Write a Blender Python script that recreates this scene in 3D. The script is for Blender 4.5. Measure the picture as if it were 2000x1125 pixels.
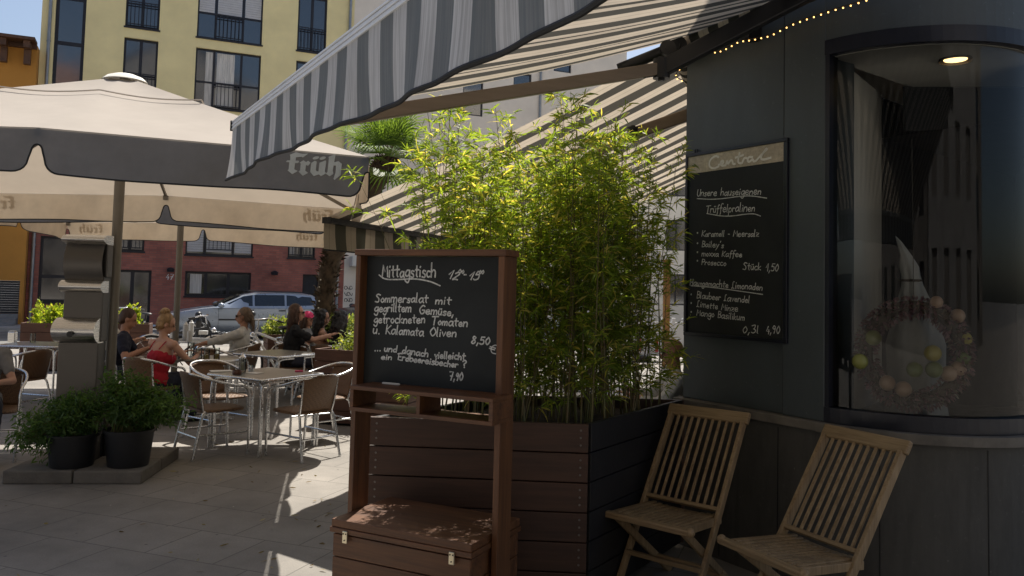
import bpy, bmesh, math, random
import numpy as np
from mathutils import Vector, Matrix, noise as mnoise

random.seed(7)
RNG = np.random.default_rng(11)
for o in list(bpy.data.objects):
    bpy.data.objects.remove(o, do_unlink=True)
SC = bpy.context.scene
COL = SC.collection

# ------------------------------------------------------------------ camera
FPX, YP, CAMH = 1600.0, 472.0, 1.65
TH, RO = math.radians(3.2), math.radians(1.4)
_f = Vector((0, math.cos(TH), math.sin(TH)))
_u0 = Vector((0, -math.sin(TH), math.cos(TH)))
_r0 = Vector((1, 0, 0))
_r = _r0 * math.cos(RO) + _u0 * math.sin(RO)
_u = _u0 * math.cos(RO) - _r0 * math.sin(RO)
CAMP = Vector((0, 0, CAMH))
cam = bpy.data.cameras.new('camera')
cam.sensor_width = 36.0
cam.lens = FPX / 2000 * 36
cam.shift_y = -(562.5 - YP) / 2000
cam.clip_start, cam.clip_end = 0.05, 2000
camo = bpy.data.objects.new('camera', cam)
COL.objects.link(camo)
camo.matrix_world = Matrix(((_r.x, _u.x, -_f.x, 0), (_r.y, _u.y, -_f.y, 0), (_r.z, _u.z, -_f.z, CAMH), (0, 0, 0, 1)))
SC.camera = camo

# ------------------------------------------------------------------ sky, sun, exposure
SUN_ELEV, SUN_AZ = math.radians(60), math.atan2(0.15, 0.99)     # azimuth clockwise from +Y
world = bpy.data.worlds.new('World')
SC.world = world
world.use_nodes = True
nt = world.node_tree
sky = nt.nodes.new('ShaderNodeTexSky')
sky.sky_type = 'NISHITA'
sky.sun_disc = False
sky.sun_elevation = SUN_ELEV
sky.sun_rotation = SUN_AZ
sky.air_density, sky.dust_density, sky.ozone_density = 1.0, 2.0, 1.0
bg = nt.nodes['Background']
bg.inputs['Strength'].default_value = 0.085
nt.links.new(sky.outputs[0], bg.inputs['Color'])
sl = bpy.data.lights.new('sun', 'SUN')
sl.energy = 5.0
sl.angle = math.radians(0.5)
sl.color = (1.0, 0.94, 0.85)
so = bpy.data.objects.new('sun', sl)
COL.objects.link(so)
SUNV = Vector((math.sin(SUN_AZ) * math.cos(SUN_ELEV), math.cos(SUN_AZ) * math.cos(SUN_ELEV), math.sin(SUN_ELEV)))
so.rotation_euler = SUNV.to_track_quat('Z', 'Y').to_euler()
SC.view_settings.view_transform = 'Standard'
SC.view_settings.look = 'None'
SC.view_settings.exposure = 0.58
SC.view_settings.gamma = 1.0
SC.cycles.max_bounces = 10
SC.cycles.transparent_max_bounces = 12
SC.cycles.caustics_reflective = False
SC.cycles.caustics_refractive = False
SC.cycles.use_denoising = True

# ------------------------------------------------------------------ picture ray -> world point
def ray(px, py):
    return _f + _r * ((px - 1000) / FPX) - _u * ((py - YP) / FPX)
def at(px, py, Y):
    d = ray(px, py)
    return CAMP + d * (Y / d.y)
def on(px, py, Z):
    d = ray(px, py)
    return CAMP + d * ((Z - CAMH) / d.z)
def hit(px, py, P0, n):
    d = ray(px, py)
    return CAMP + d * ((Vector(P0) - CAMP).dot(n) / d.dot(n))

# ------------------------------------------------------------------ mesh helpers
class MB:
    def __init__(s):
        s.v, s.f, s.m, s.uv = [], [], [], []
        s.has_uv = False
    def poly(s, pts, uv=None, m=0):
        i = len(s.v)
        s.v.extend([tuple(p) for p in pts])
        s.f.append(tuple(range(i, i + len(pts))))
        s.m.append(m)
        s.uv.append(uv)
        if uv: s.has_uv = True
    def grid(s, rows, m=0, uvs=None, closed=False):
        """rows: list of equal-length rows of points, shared verts"""
        i0 = len(s.v); n = len(rows[0])
        for r in rows: s.v.extend([tuple(p) for p in r])
        for a in range(len(rows) - 1):
            for b in range(n if closed else n - 1):
                c = (b + 1) % n
                s.f.append((i0 + a * n + b, i0 + a * n + c, i0 + (a + 1) * n + c, i0 + (a + 1) * n + b))
                s.m.append(m)
                if uvs:
                    s.uv.append((uvs[a][b], uvs[a][c], uvs[a + 1][c], uvs[a + 1][b])); s.has_uv = True
                else: s.uv.append(None)
    def frame_box(s, o, ex, ey, ez, m=0):
        """box spanned from corner o by vectors ex, ey, ez (right handed)"""
        o, ex, ey, ez = Vector(o), Vector(ex), Vector(ey), Vector(ez)
        if ex.cross(ey).dot(ez) < 0: ex, ey = ey, ex
        P = [o, o + ex, o + ex + ey, o + ey, o + ez, o + ex + ez, o + ex + ey + ez, o + ey + ez]
        i = len(s.v)
        s.v.extend([tuple(p) for p in P])
        for q in ((0, 3, 2, 1), (4, 5, 6, 7), (0, 1, 5, 4), (1, 2, 6, 5), (2, 3, 7, 6), (3, 0, 4, 7)):
            s.f.append(tuple(i + k for k in q)); s.m.append(m); s.uv.append(None)
    def box(s, c, size, R=None, m=0):
        R = R or Matrix.Identity(3)
        ex, ey, ez = (R @ Vector((size[0], 0, 0)), R @ Vector((0, size[1], 0)), R @ Vector((0, 0, size[2])))
        s.frame_box(Vector(c) - (ex + ey + ez) / 2, ex, ey, ez, m)
    def bar(s, p, q, w, h, up=(0, 0, 1), m=0):
        p, q, up = Vector(p), Vector(q), Vector(up)
        d = (q - p); x = d.cross(up)
        if x.length < 1e-6: x = d.cross(Vector((1, 0, 0)))
        x.normalize(); z = x.cross(d).normalized()
        s.frame_box(p - x * w / 2 - z * h / 2, x * w, d, z * h, m)
    def tube(s, pts, r, n=8, closed=False, m=0, caps=True):
        pts = [Vector(p) for p in pts]
        k = len(pts)
        rs = r if isinstance(r, (list, tuple)) else [r] * k
        rings = []
        prev = None
        for i in range(k):
            a = pts[i - 1] if (i > 0 or closed) else pts[i]
            b = pts[(i + 1) % k] if (i < k - 1 or closed) else pts[i]
            d = (b - a)
            if d.length < 1e-9: d = Vector((0, 0, 1))
            d.normalize()
            if prev is None:
                x = d.cross(Vector((0, 0, 1)))
                if x.length < 1e-3: x = d.cross(Vector((0, 1, 0)))
            else:
                x = prev - d * prev.dot(d)
                if x.length < 1e-5: x = d.cross(Vector((0, 0, 1)))
            x.normalize(); prev = x
            y = d.cross(x)
            rings.append([pts[i] + (x * math.cos(2 * math.pi * j / n) + y * math.sin(2 * math.pi * j / n)) * rs[i] for j in range(n)])
        if closed: rings.append(rings[0])
        s.grid(rings, m, closed=True)
        if caps and not closed:
            s.poly(list(reversed(rings[0])), None, m); s.poly(rings[-1], None, m)
    def lathe(s, prof, n=24, o=(0, 0, 0), m=0, R=None, sx=1, sy=1):
        o = Vector(o); rows = []
        for r, z in prof:
            row = []
            for j in range(n):
                p = Vector((math.cos(2 * math.pi * j / n) * r * sx, math.sin(2 * math.pi * j / n) * r * sy, z))
                if R: p = R @ p
                row.append(o + p)
            rows.append(row)
        s.grid(rows, m, closed=True)
    def sphere(s, c, rad, n=16, k=10, R=None, m=0):
        if not isinstance(rad, (tuple, list)): rad = (rad,) * 3
        prof = []
        c = Vector(c); rows = []
        for i in range(k + 1):
            t = -math.pi / 2 + math.pi * i / k
            cr, sr = max(math.cos(t), 1e-3), math.sin(t)
            row = []
            for j in range(n):
                p = Vector((math.cos(2 * math.pi * j / n) * cr * rad[0], math.sin(2 * math.pi * j / n) * cr * rad[1], sr * rad[2]))
                row.append(c + (R @ p if R else p))
            rows.append(row)
        s.grid(rows, m, closed=True)
    def capsule(s, p, q, ra, rb, n=12):
        p, q = Vector(p), Vector(q)
        d = (q - p); L = d.length; d.normalize()
        pts, rs = [], []
        for i in range(5):
            t = math.pi / 2 * (i / 4.0)
            pts.append(p - d * ra * math.cos(t)); rs.append(max(ra * math.sin(t), 1e-4))
        for i in range(5):
            t = math.pi / 2 * (i / 4.0)
            pts.append(q + d * rb * math.sin(t)); rs.append(max(rb * math.cos(t), 1e-4))
        s.tube(pts, rs, n, caps=False)
    def prism(s, poly, o, ex, ey, ez, m=0, smooth_top=False):
        """poly: 2-D outline in (ex, ey); extruded by vector ez"""
        o, ex, ey, ez = Vector(o), Vector(ex), Vector(ey), Vector(ez)
        a = [o + ex * x + ey * y for x, y in poly]
        b = [p + ez for p in a]
        n = len(a)
        if ex.cross(ey).dot(ez) < 0: a, b = b, a
        area = sum(poly[i][0] * poly[(i + 1) % n][1] - poly[(i + 1) % n][0] * poly[i][1] for i in range(n))
        if area < 0: a, b = a[::-1], b[::-1]
        s.poly(a[::-1], None, m); s.poly(b, None, m)
        for i in range(n):
            j = (i + 1) % n
            s.poly((a[i], a[j], b[j], b[i]), None, m)
    def build(s, name, mats, parent=None, smooth=None, world=False, bevel=0, merge=False):
        me = bpy.data.meshes.new(name)
        V = s.v
        if world and parent is not None:
            inv = parent_matrix(parent).inverted()
            V = [tuple(inv @ Vector(p)) for p in V]
        me.from_pydata(V, [], s.f)
        if not isinstance(mats, (list, tuple)): mats = [mats]
        for mt in mats: me.materials.append(mt)
        if len(mats) > 1: me.polygons.foreach_set('material_index', s.m)
        if s.has_uv:
            uvl = me.uv_layers.new(name='UVMap')
            flat = []
            for f, uv in zip(s.f, s.uv):
                for k in range(len(f)):
                    flat.extend(uv[k] if uv else (0, 0))
            uvl.data.foreach_set('uv', flat)
        if merge or smooth is not None:
            bm = bmesh.new(); bm.from_mesh(me)
            bmesh.ops.remove_doubles(bm, verts=bm.verts, dist=1e-5)
            bm.to_mesh(me); bm.free()
        me.validate()
        me.update()
        if smooth is not None:
            me.polygons.foreach_set('use_smooth', [True] * len(me.polygons))
            me.set_sharp_from_angle(angle=math.radians(smooth))
        ob = bpy.data.objects.new(name, me)
        COL.objects.link(ob)
        if parent is not None: ob.parent = parent
        if bevel:
            b = ob.modifiers.new('bevel', 'BEVEL'); b.width = bevel; b.segments = 2; b.limit_method = 'ANGLE'; b.angle_limit = math.radians(50)
        return ob

def parent_matrix(o):
    M = Matrix.LocRotScale(o.location, o.rotation_euler, o.scale)
    return (parent_matrix(o.parent) @ M) if o.parent else M

def tag(o, label=None, cat=None, group=None, kind=None):
    if label: o['label'] = label
    if cat: o['category'] = cat
    if group: o['group'] = group
    if kind: o['kind'] = kind
    return o
def thing(name, label, cat, loc=(0, 0, 0), rz=0.0, group=None):
    o = bpy.data.objects.new(name, None)
    o.empty_display_size = 0.1
    COL.objects.link(o)
    o.location = loc; o.rotation_euler = (0, 0, rz)
    return tag(o, label, cat, group)
def copy_tree(o, loc=None, rz=None, label=None, parent=None):
    c = o.copy()
    COL.objects.link(c)
    c.parent = parent
    if loc is not None: c.location = loc
    if rz is not None: c.rotation_euler = (0, 0, rz)
    if label: c['label'] = label
    for ch in list(o.children): copy_tree(ch, parent=c)
    return c

def chaikin(pts, it=2):
    pts = [Vector(p) for p in pts]
    for _ in range(it):
        q = [pts[0]]
        for a, b in zip(pts, pts[1:]):
            q += [a * .75 + b * .25, a * .25 + b * .75]
        q.append(pts[-1]); pts = q
    return pts

# ------------------------------------------------------------------ materials
def nodes_of(name):
    m = bpy.data.materials.new(name); m.use_nodes = True
    t = m.node_tree
    return m, t, t.nodes['Principled BSDF']
def N(t, typ, **kw):
    n = t.nodes.new(typ)
    for k, v in kw.items():
        if k in n.inputs: n.inputs[k].default_value = v
        else: setattr(n, k, v)
    return n
def c4(c): return (c[0], c[1], c[2], 1)
def mixc(t, fac, a, b, mode='MIX'):
    n = t.nodes.new('ShaderNodeMix'); n.data_type = 'RGBA'; n.blend_type = mode
    for sock, v in ((n.inputs[0], fac), (n.inputs[6], a), (n.inputs[7], b)):
        if isinstance(v, bpy.types.NodeSocket): t.links.new(v, sock)
        elif isinstance(v, (int, float)): sock.default_value = v
        else: sock.default_value = c4(v)
    return n.outputs[2]
def ramp(t, sock, stops):
    r = t.nodes.new('ShaderNodeValToRGB')
    e = r.color_ramp.elements
    while len(e) < len(stops): e.new(0.5)
    for k, (p, c) in enumerate(stops):
        e[k].position = p; e[k].color = c4(c) if not isinstance(c, (int, float)) else (c, c, c, 1)
    t.links.new(sock, r.inputs[0])
    return r.outputs[0]
def objcoord(t, scale=(1, 1, 1), rot=(0, 0, 0), src='Object'):
    tc = t.nodes.new('ShaderNodeTexCoord')
    mp = t.nodes.new('ShaderNodeMapping')
    mp.inputs['Scale'].default_value = scale; mp.inputs['Rotation'].default_value = rot
    t.links.new(tc.outputs[src], mp.inputs[0])
    return mp.outputs[0]
def noise(t, vec, scale, detail=4, rough=.6):
    n = N(t, 'ShaderNodeTexNoise', Scale=scale, Detail=detail, Roughness=rough)
    t.links.new(vec, n.inputs['Vector'])
    return n.outputs['Fac']
def bump(t, p, h, strength=.3, dist=.01):
    b = N(t, 'ShaderNodeBump', Strength=strength, Distance=dist)
    t.links.new(h, b.inputs['Height']); t.links.new(b.outputs[0], p.inputs['Normal'])
def mat(name, col, rough=.6, metal=0, var=.15, vs=6, bmp=0, bs=40, stretch=(1, 1, 1), spec=.5, col2=None, ior=None):
    m, t, p = nodes_of(name)
    p.inputs['Roughness'].default_value = rough; p.inputs['Metallic'].default_value = metal
    p.inputs['Specular IOR Level'].default_value = spec
    if ior: p.inputs['IOR'].default_value = ior; p.inputs['Specular IOR Level'].default_value = .5
    v = objcoord(t, stretch)
    n = noise(t, v, vs, 5)
    a = [c * (1 - var) for c in col] if col2 is None else col2
    b = [min(1, c * (1 + var)) for c in col] if col2 is None else col
    out = mixc(t, ramp(t, n, [(.3, 0.0), (.7, 1.0)]), a, b)
    t.links.new(out, p.inputs['Base Color'])
    if rough < .9:
        rr = N(t, 'ShaderNodeMapRange'); rr.inputs[3].default_value = max(.02, rough - .08); rr.inputs[4].default_value = min(1, rough + .12)
        t.links.new(noise(t, v, vs * 2.3, 3), rr.inputs[0]); t.links.new(rr.outputs[0], p.inputs['Roughness'])
    if bmp: bump(t, p, noise(t, v, bs, 4), bmp)
    return m
def wood(name, dark, light, axis=0, rough=.55, scale=1.0, knots=True, bmp=.25):
    """grain runs along local axis 0/1/2"""
    m, t, p = nodes_of(name)
    st = [14 * scale] * 3; st[axis] = .9 * scale
    v = objcoord(t, st)
    d = noise(t, v, 2.2, 6, .65)
    st3 = [60 * scale] * 3; st3[axis] = 2.2 * scale
    g = mixc(t, .40, d, noise(t, objcoord(t, st3), 1.6, 3))
    c = mixc(t, ramp(t, g, [(.34, 0.0), (.66, 1.0)]), dark, light)
    st2 = [5 * scale] * 3; st2[axis] = 1.5 * scale
    big = noise(t, objcoord(t, st2), 1.0, 3)
    c = mixc(t, ramp(t, big, [(.35, .35), (.62, 0.0)]), c, [x * .35 for x in dark])
    t.links.new(c, p.inputs['Base Color'])
    p.inputs['Roughness'].default_value = rough
    bump(t, p, g, bmp, .003)
    return m
def fabric(name, col, trans, frac=.4, var=.06, vs=3, inner=None, weave=True):
    """two sided cloth that lets light through; inner = colour of the back side"""
    m, t, p = nodes_of(name)
    t.nodes.remove(p)
    out = t.nodes['Material Output']
    v = objcoord(t)
    n = noise(t, v, vs, 5)
    def vary(c):
        return mixc(t, ramp(t, n, [(.3, 0.0), (.7, 1.0)]), [x * (1 - var) for x in c], [min(1, x * (1 + var)) for x in c])
    dif = t.nodes.new('ShaderNodeBsdfDiffuse'); tr = t.nodes.new('ShaderNodeBsdfTranslucent')
    if inner is not None:
        g = t.nodes.new('ShaderNodeNewGeometry')
        t.links.new(mixc(t, g.outputs['Backfacing'], vary(col), vary(inner)), dif.inputs[0])
    else: t.links.new(vary(col), dif.inputs[0])
    t.links.new(vary(trans), tr.inputs[0])
    mx = t.nodes.new('ShaderNodeMixShader'); mx.inputs[0].default_value = frac
    t.links.new(dif.outputs[0], mx.inputs[1]); t.links.new(tr.outputs[0], mx.inputs[2])
    t.links.new(mx.outputs[0], out.inputs[0])
    if weave:
        b = N(t, 'ShaderNodeBump', Strength=.25, Distance=.004)
        t.links.new(noise(t, v, 9, 3), b.inputs['Height'])
        t.links.new(b.outputs[0], dif.inputs['Normal']); t.links.new(b.outputs[0], tr.inputs['Normal'])
    return m
def striped(name, pale, dark, period, frac=.45, dirt=0.0):
    """awning cloth: stripes along UV v, u in metres"""
    m, t, p = nodes_of(name)
    t.nodes.remove(p)
    out = t.nodes['Material Output']
    tc = t.nodes.new('ShaderNodeTexCoord')
    sx = t.nodes.new('ShaderNodeSeparateXYZ'); t.links.new(tc.outputs['UV'], sx.inputs[0])
    def math_(op, a, b=None):
        n = t.nodes.new('ShaderNodeMath'); n.operation = op
        for k, x in enumerate((a, b)):
            if x is None: continue
            if isinstance(x, bpy.types.NodeSocket): t.links.new(x, n.inputs[k])
            else: n.inputs[k].default_value = x
        return n.outputs[0]
    fr = math_('FRACT', math_('DIVIDE', sx.outputs[0], period))
    st = math_('GREATER_THAN', fr, .5)
    # two thin pin lines inside the pale stripe
    pin = math_('LESS_THAN', math_('ABSOLUTE', math_('SUBTRACT', fr, .25)), .018)
    mp = t.nodes.new('ShaderNodeMapping'); mp.inputs['Scale'].default_value = (130, 3.0, 1)
    t.links.new(tc.outputs['UV'], mp.inputs[0])
    streak = ramp(t, noise(t, mp.outputs[0], 1.0, 3), [(.42, 0.0), (.62, 1.0)])
    blot = noise(t, tc.outputs['UV'], 2.5, 5)
    c = mixc(t, st, pale, dark)
    c = mixc(t, math_('MULTIPLY', pin, .25), c, dark)
    if dirt: c = mixc(t, math_('MULTIPLY', streak, dirt), c, [x * .45 for x in pale])
    c = mixc(t, ramp(t, blot, [(.35, .18), (.6, 0.0)]), c, [.12, .11, .1])
    dif = t.nodes.new('ShaderNodeBsdfDiffuse'); tr = t.nodes.new('ShaderNodeBsdfTranslucent')
    t.links.new(c, dif.inputs[0])
    ct = mixc(t, 1.0, c, (1.0, .90, .78), 'MULTIPLY')
    t.links.new(ct, tr.inputs[0])
    mx = t.nodes.new('ShaderNodeMixShader'); mx.inputs[0].default_value = frac
    t.links.new(dif.outputs[0], mx.inputs[1]); t.links.new(tr.outputs[0], mx.inputs[2])
    t.links.new(mx.outputs[0], out.inputs[0])
    return m
def leafmat(name, c1, c2, c3=None, frac=.45, rough=.5):
    """leaves: every leaf its own tint, light comes through"""
    m, t, p = nodes_of(name)
    out = t.nodes['Material Output']
    at_ = t.nodes.new('ShaderNodeNewGeometry')
    stops = [(0.0, c1), (.75, c2)] + ([(1.0, c3)] if c3 else [])
    col = ramp(t, at_.outputs['Random Per Island'], stops)
    t.links.new(col, p.inputs['Base Color']); p.inputs['Roughness'].default_value = rough
    p.inputs['Specular IOR Level'].default_value = .35
    tr = t.nodes.new('ShaderNodeBsdfTranslucent')
    t.links.new(mixc(t, 1.0, col, (2.8, 2.5, 1.05), 'MULTIPLY'), tr.inputs[0])
    mx = t.nodes.new('ShaderNodeMixShader'); mx.inputs[0].default_value = frac
    t.links.new(p.outputs[0], mx.inputs[1]); t.links.new(tr.outputs[0], mx.inputs[2])
    t.links.new(mx.outputs[0], out.inputs[0])
    return m
def emis(name, col, s):
    m, t, p = nodes_of(name)
    p.inputs['Emission Color'].default_value = c4(col); p.inputs['Emission Strength'].default_value = s
    p.inputs['Base Color'].default_value = c4(col)
    return m
def clearglass(name, tint=(.85, .88, .88), ior=1.5, rough=.0):
    m, t, p = nodes_of(name)
    t.nodes.remove(p)
    out = t.nodes['Material Output']
    tr = t.nodes.new('ShaderNodeBsdfTransparent'); tr.inputs[0].default_value = c4(tint)
    gl = t.nodes.new('ShaderNodeBsdfGlossy'); gl.inputs['Roughness'].default_value = rough
    fr = N(t, 'ShaderNodeFresnel', IOR=ior)
    mx = t.nodes.new('ShaderNodeMixShader')
    t.links.new(fr.outputs[0], mx.inputs[0]); t.links.new(tr.outputs[0], mx.inputs[1]); t.links.new(gl.outputs[0], mx.inputs[2])
    t.links.new(mx.outputs[0], out.inputs[0])
    return m

def paving():
    m, t, p = nodes_of('paving_slabs')
    v = objcoord(t, (1, 1, 1), (0, 0, math.radians(20)))
    b = N(t, 'ShaderNodeTexBrick', Scale=1.0)
    b.inputs['Brick Width'].default_value = .50; b.inputs['Row Height'].default_value = .50
    b.inputs['Mortar Size'].default_value = .005; b.inputs['Mortar Smooth'].default_value = .3
    b.inputs['Color1'].default_value = (.35, .322, .285, 1); b.inputs['Color2'].default_value = (.29, .268, .238, 1)
    b.inputs['Mortar'].default_value = (.15, .14, .125, 1)
    wob = N(t, 'ShaderNodeTexNoise', Scale=1.7, Detail=2.0); t.links.new(v, wob.inputs['Vector'])
    vv = t.nodes.new('ShaderNodeVectorMath'); vv.operation = 'MULTIPLY_ADD'
    t.links.new(wob.outputs['Color'], vv.inputs[0]); vv.inputs[1].default_value = (.02, .02, 0); t.links.new(v, vv.inputs[2])
    t.links.new(vv.outputs[0], b.inputs['Vector'])
    n1 = noise(t, v, 1.1, 6, .65); n2 = noise(t, v, 90, 3)
    c = mixc(t, ramp(t, n1, [(.36, .45), (.60, 0.0)]), b.outputs['Color'], (.12, .115, .105))
    c = mixc(t, ramp(t, n2, [(.45, .25), (.6, 0.0)]), c, (.16, .15, .14))
    vo = N(t, 'ShaderNodeTexVoronoi', Scale=5.0); t.links.new(v, vo.inputs['Vector'])
    c = mixc(t, ramp(t, vo.outputs['Distance'], [(.035, .8), (.06, 0.0)]), c, (.09, .085, .08))
    v4 = N(t, 'ShaderNodeTexVoronoi', Scale=3.1); t.links.new(v, v4.inputs['Vector'])
    c = mixc(t, ramp(t, v4.outputs['Distance'], [(.016, .9), (.024, 0.0)]), c, (.55, .53, .50))
    n5 = noise(t, v, .45, 5, .7)
    c = mixc(t, ramp(t, n5, [(.52, 0.0), (.70, .5)]), c, (.10, .095, .088))
    t.links.new(c, p.inputs['Base Color']); p.inputs['Roughness'].default_value = .8
    p.inputs['Specular IOR Level'].default_value = .3
    hh = mixc(t, .3, b.outputs['Fac'], n2)
    inv = t.nodes.new('ShaderNodeInvert'); t.links.new(hh, inv.inputs['Color'])
    bump(t, p, inv.outputs[0], .35, .006)
    return m
def brickmat():
    m, t, p = nodes_of('red_brick')
    tc = t.nodes.new('ShaderNodeTexCoord')
    b = N(t, 'ShaderNodeTexBrick', Scale=1.0)
    b.inputs['Brick Width'].default_value = .25; b.inputs['Row Height'].default_value = .083
    b.inputs['Mortar Size'].default_value = .007
    b.inputs['Color1'].default_value = (.48, .165, .12, 1); b.inputs['Color2'].default_value = (.34, .118, .09, 1)
    b.inputs['Mortar'].default_value = (.24, .15, .125, 1)
    t.links.new(tc.outputs['UV'], b.inputs['Vector'])
    n = noise(t, tc.outputs['UV'], .8, 4)
    c = mixc(t, ramp(t, n, [(.35, .35), (.6, 0.0)]), b.outputs['Color'], (.10, .04, .035))
    t.links.new(c, p.inputs['Base Color']); p.inputs['Roughness'].default_value = .85
    return m
def rattan():
    m, t, p = nodes_of('woven_rattan')
    tc = t.nodes.new('ShaderNodeTexCoord')
    ck = N(t, 'ShaderNodeTexChecker', Scale=42.0)
    t.links.new(tc.outputs['UV'], ck.inputs['Vector'])
    w1 = N(t, 'ShaderNodeTexWave', Scale=27.0); w1.bands_direction = 'X'
    w2 = N(t, 'ShaderNodeTexWave', Scale=27.0); w2.bands_direction = 'Y'
    t.links.new(tc.outputs['UV'], w1.inputs['Vector']); t.links.new(tc.outputs['UV'], w2.inputs['Vector'])
    h = mixc(t, ck.outputs['Fac'], w1.outputs['Fac'], w2.outputs['Fac'])
    n = noise(t, tc.outputs['UV'], 14, 3)
    c = mixc(t, ramp(t, h, [(.1, 0.0), (.6, 1.0)]), (.035, .017, .009), (.23, .125, .06))
    c = mixc(t, ramp(t, n, [(.4, .4), (.6, 0.0)]), c, (.16, .085, .04))
    t.links.new(c, p.inputs['Base Color']); p.inputs['Roughness'].default_value = .45
    bump(t, p, h, .6, .004)
    return m
def brushed(name, col, rough=.3, axis=2, scale=1):
    m, t, p = nodes_of(name)
    st = [3 * scale] * 3; st[axis] = 160 * scale
    n = noise(t, objcoord(t, st), 1.0, 4)
    p.inputs['Metallic'].default_value = 1
    t.links.new(mixc(t, n, [c * .75 for c in col], col), p.inputs['Base Color'])
    rr = N(t, 'ShaderNodeMapRange'); rr.inputs[3].default_value = rough - .1; rr.inputs[4].default_value = rough + .15
    t.links.new(n, rr.inputs[0]); t.links.new(rr.outputs[0], p.inputs['Roughness'])
    bump(t, p, n, .06, .002)
    return m

def stained(name, col, dirt, rough, k=1.0):
    """plain wall with runs of dirt, scuffs and pale scratches of its own"""
    m, t, p = nodes_of(name)
    v1 = objcoord(t, (2.2, 2.2, .55)); v2 = objcoord(t, (1, 1, 1)); v3 = objcoord(t, (14, 14, 1.1))
    c = mixc(t, ramp(t, noise(t, v1, 1.6, 6, .7), [(.40, 0.0), (.66, .55 * min(1, .5 + k * .2))]), col, dirt)
    c = mixc(t, ramp(t, noise(t, v3, 1.0, 4), [(.55, 0.0), (.75, .35 * min(1, k * .5))]), c, dirt)
    c = mixc(t, ramp(t, noise(t, v2, 26, 6, .75), [(.60, 0.0), (.70, .30)]), c, [min(1, x * 2.1) for x in col])
    vo = N(t, 'ShaderNodeTexVoronoi', Scale=9.0); t.links.new(v2, vo.inputs['Vector'])
    c = mixc(t, ramp(t, vo.outputs['Distance'], [(.03, .6), (.055, 0.0)]), c, [min(1, x * 1.9) for x in col])
    t.links.new(c, p.inputs['Base Color']); p.inputs['Roughness'].default_value = rough
    bump(t, p, noise(t, v2, 34, 5), .18, .004)
    return m
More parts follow.
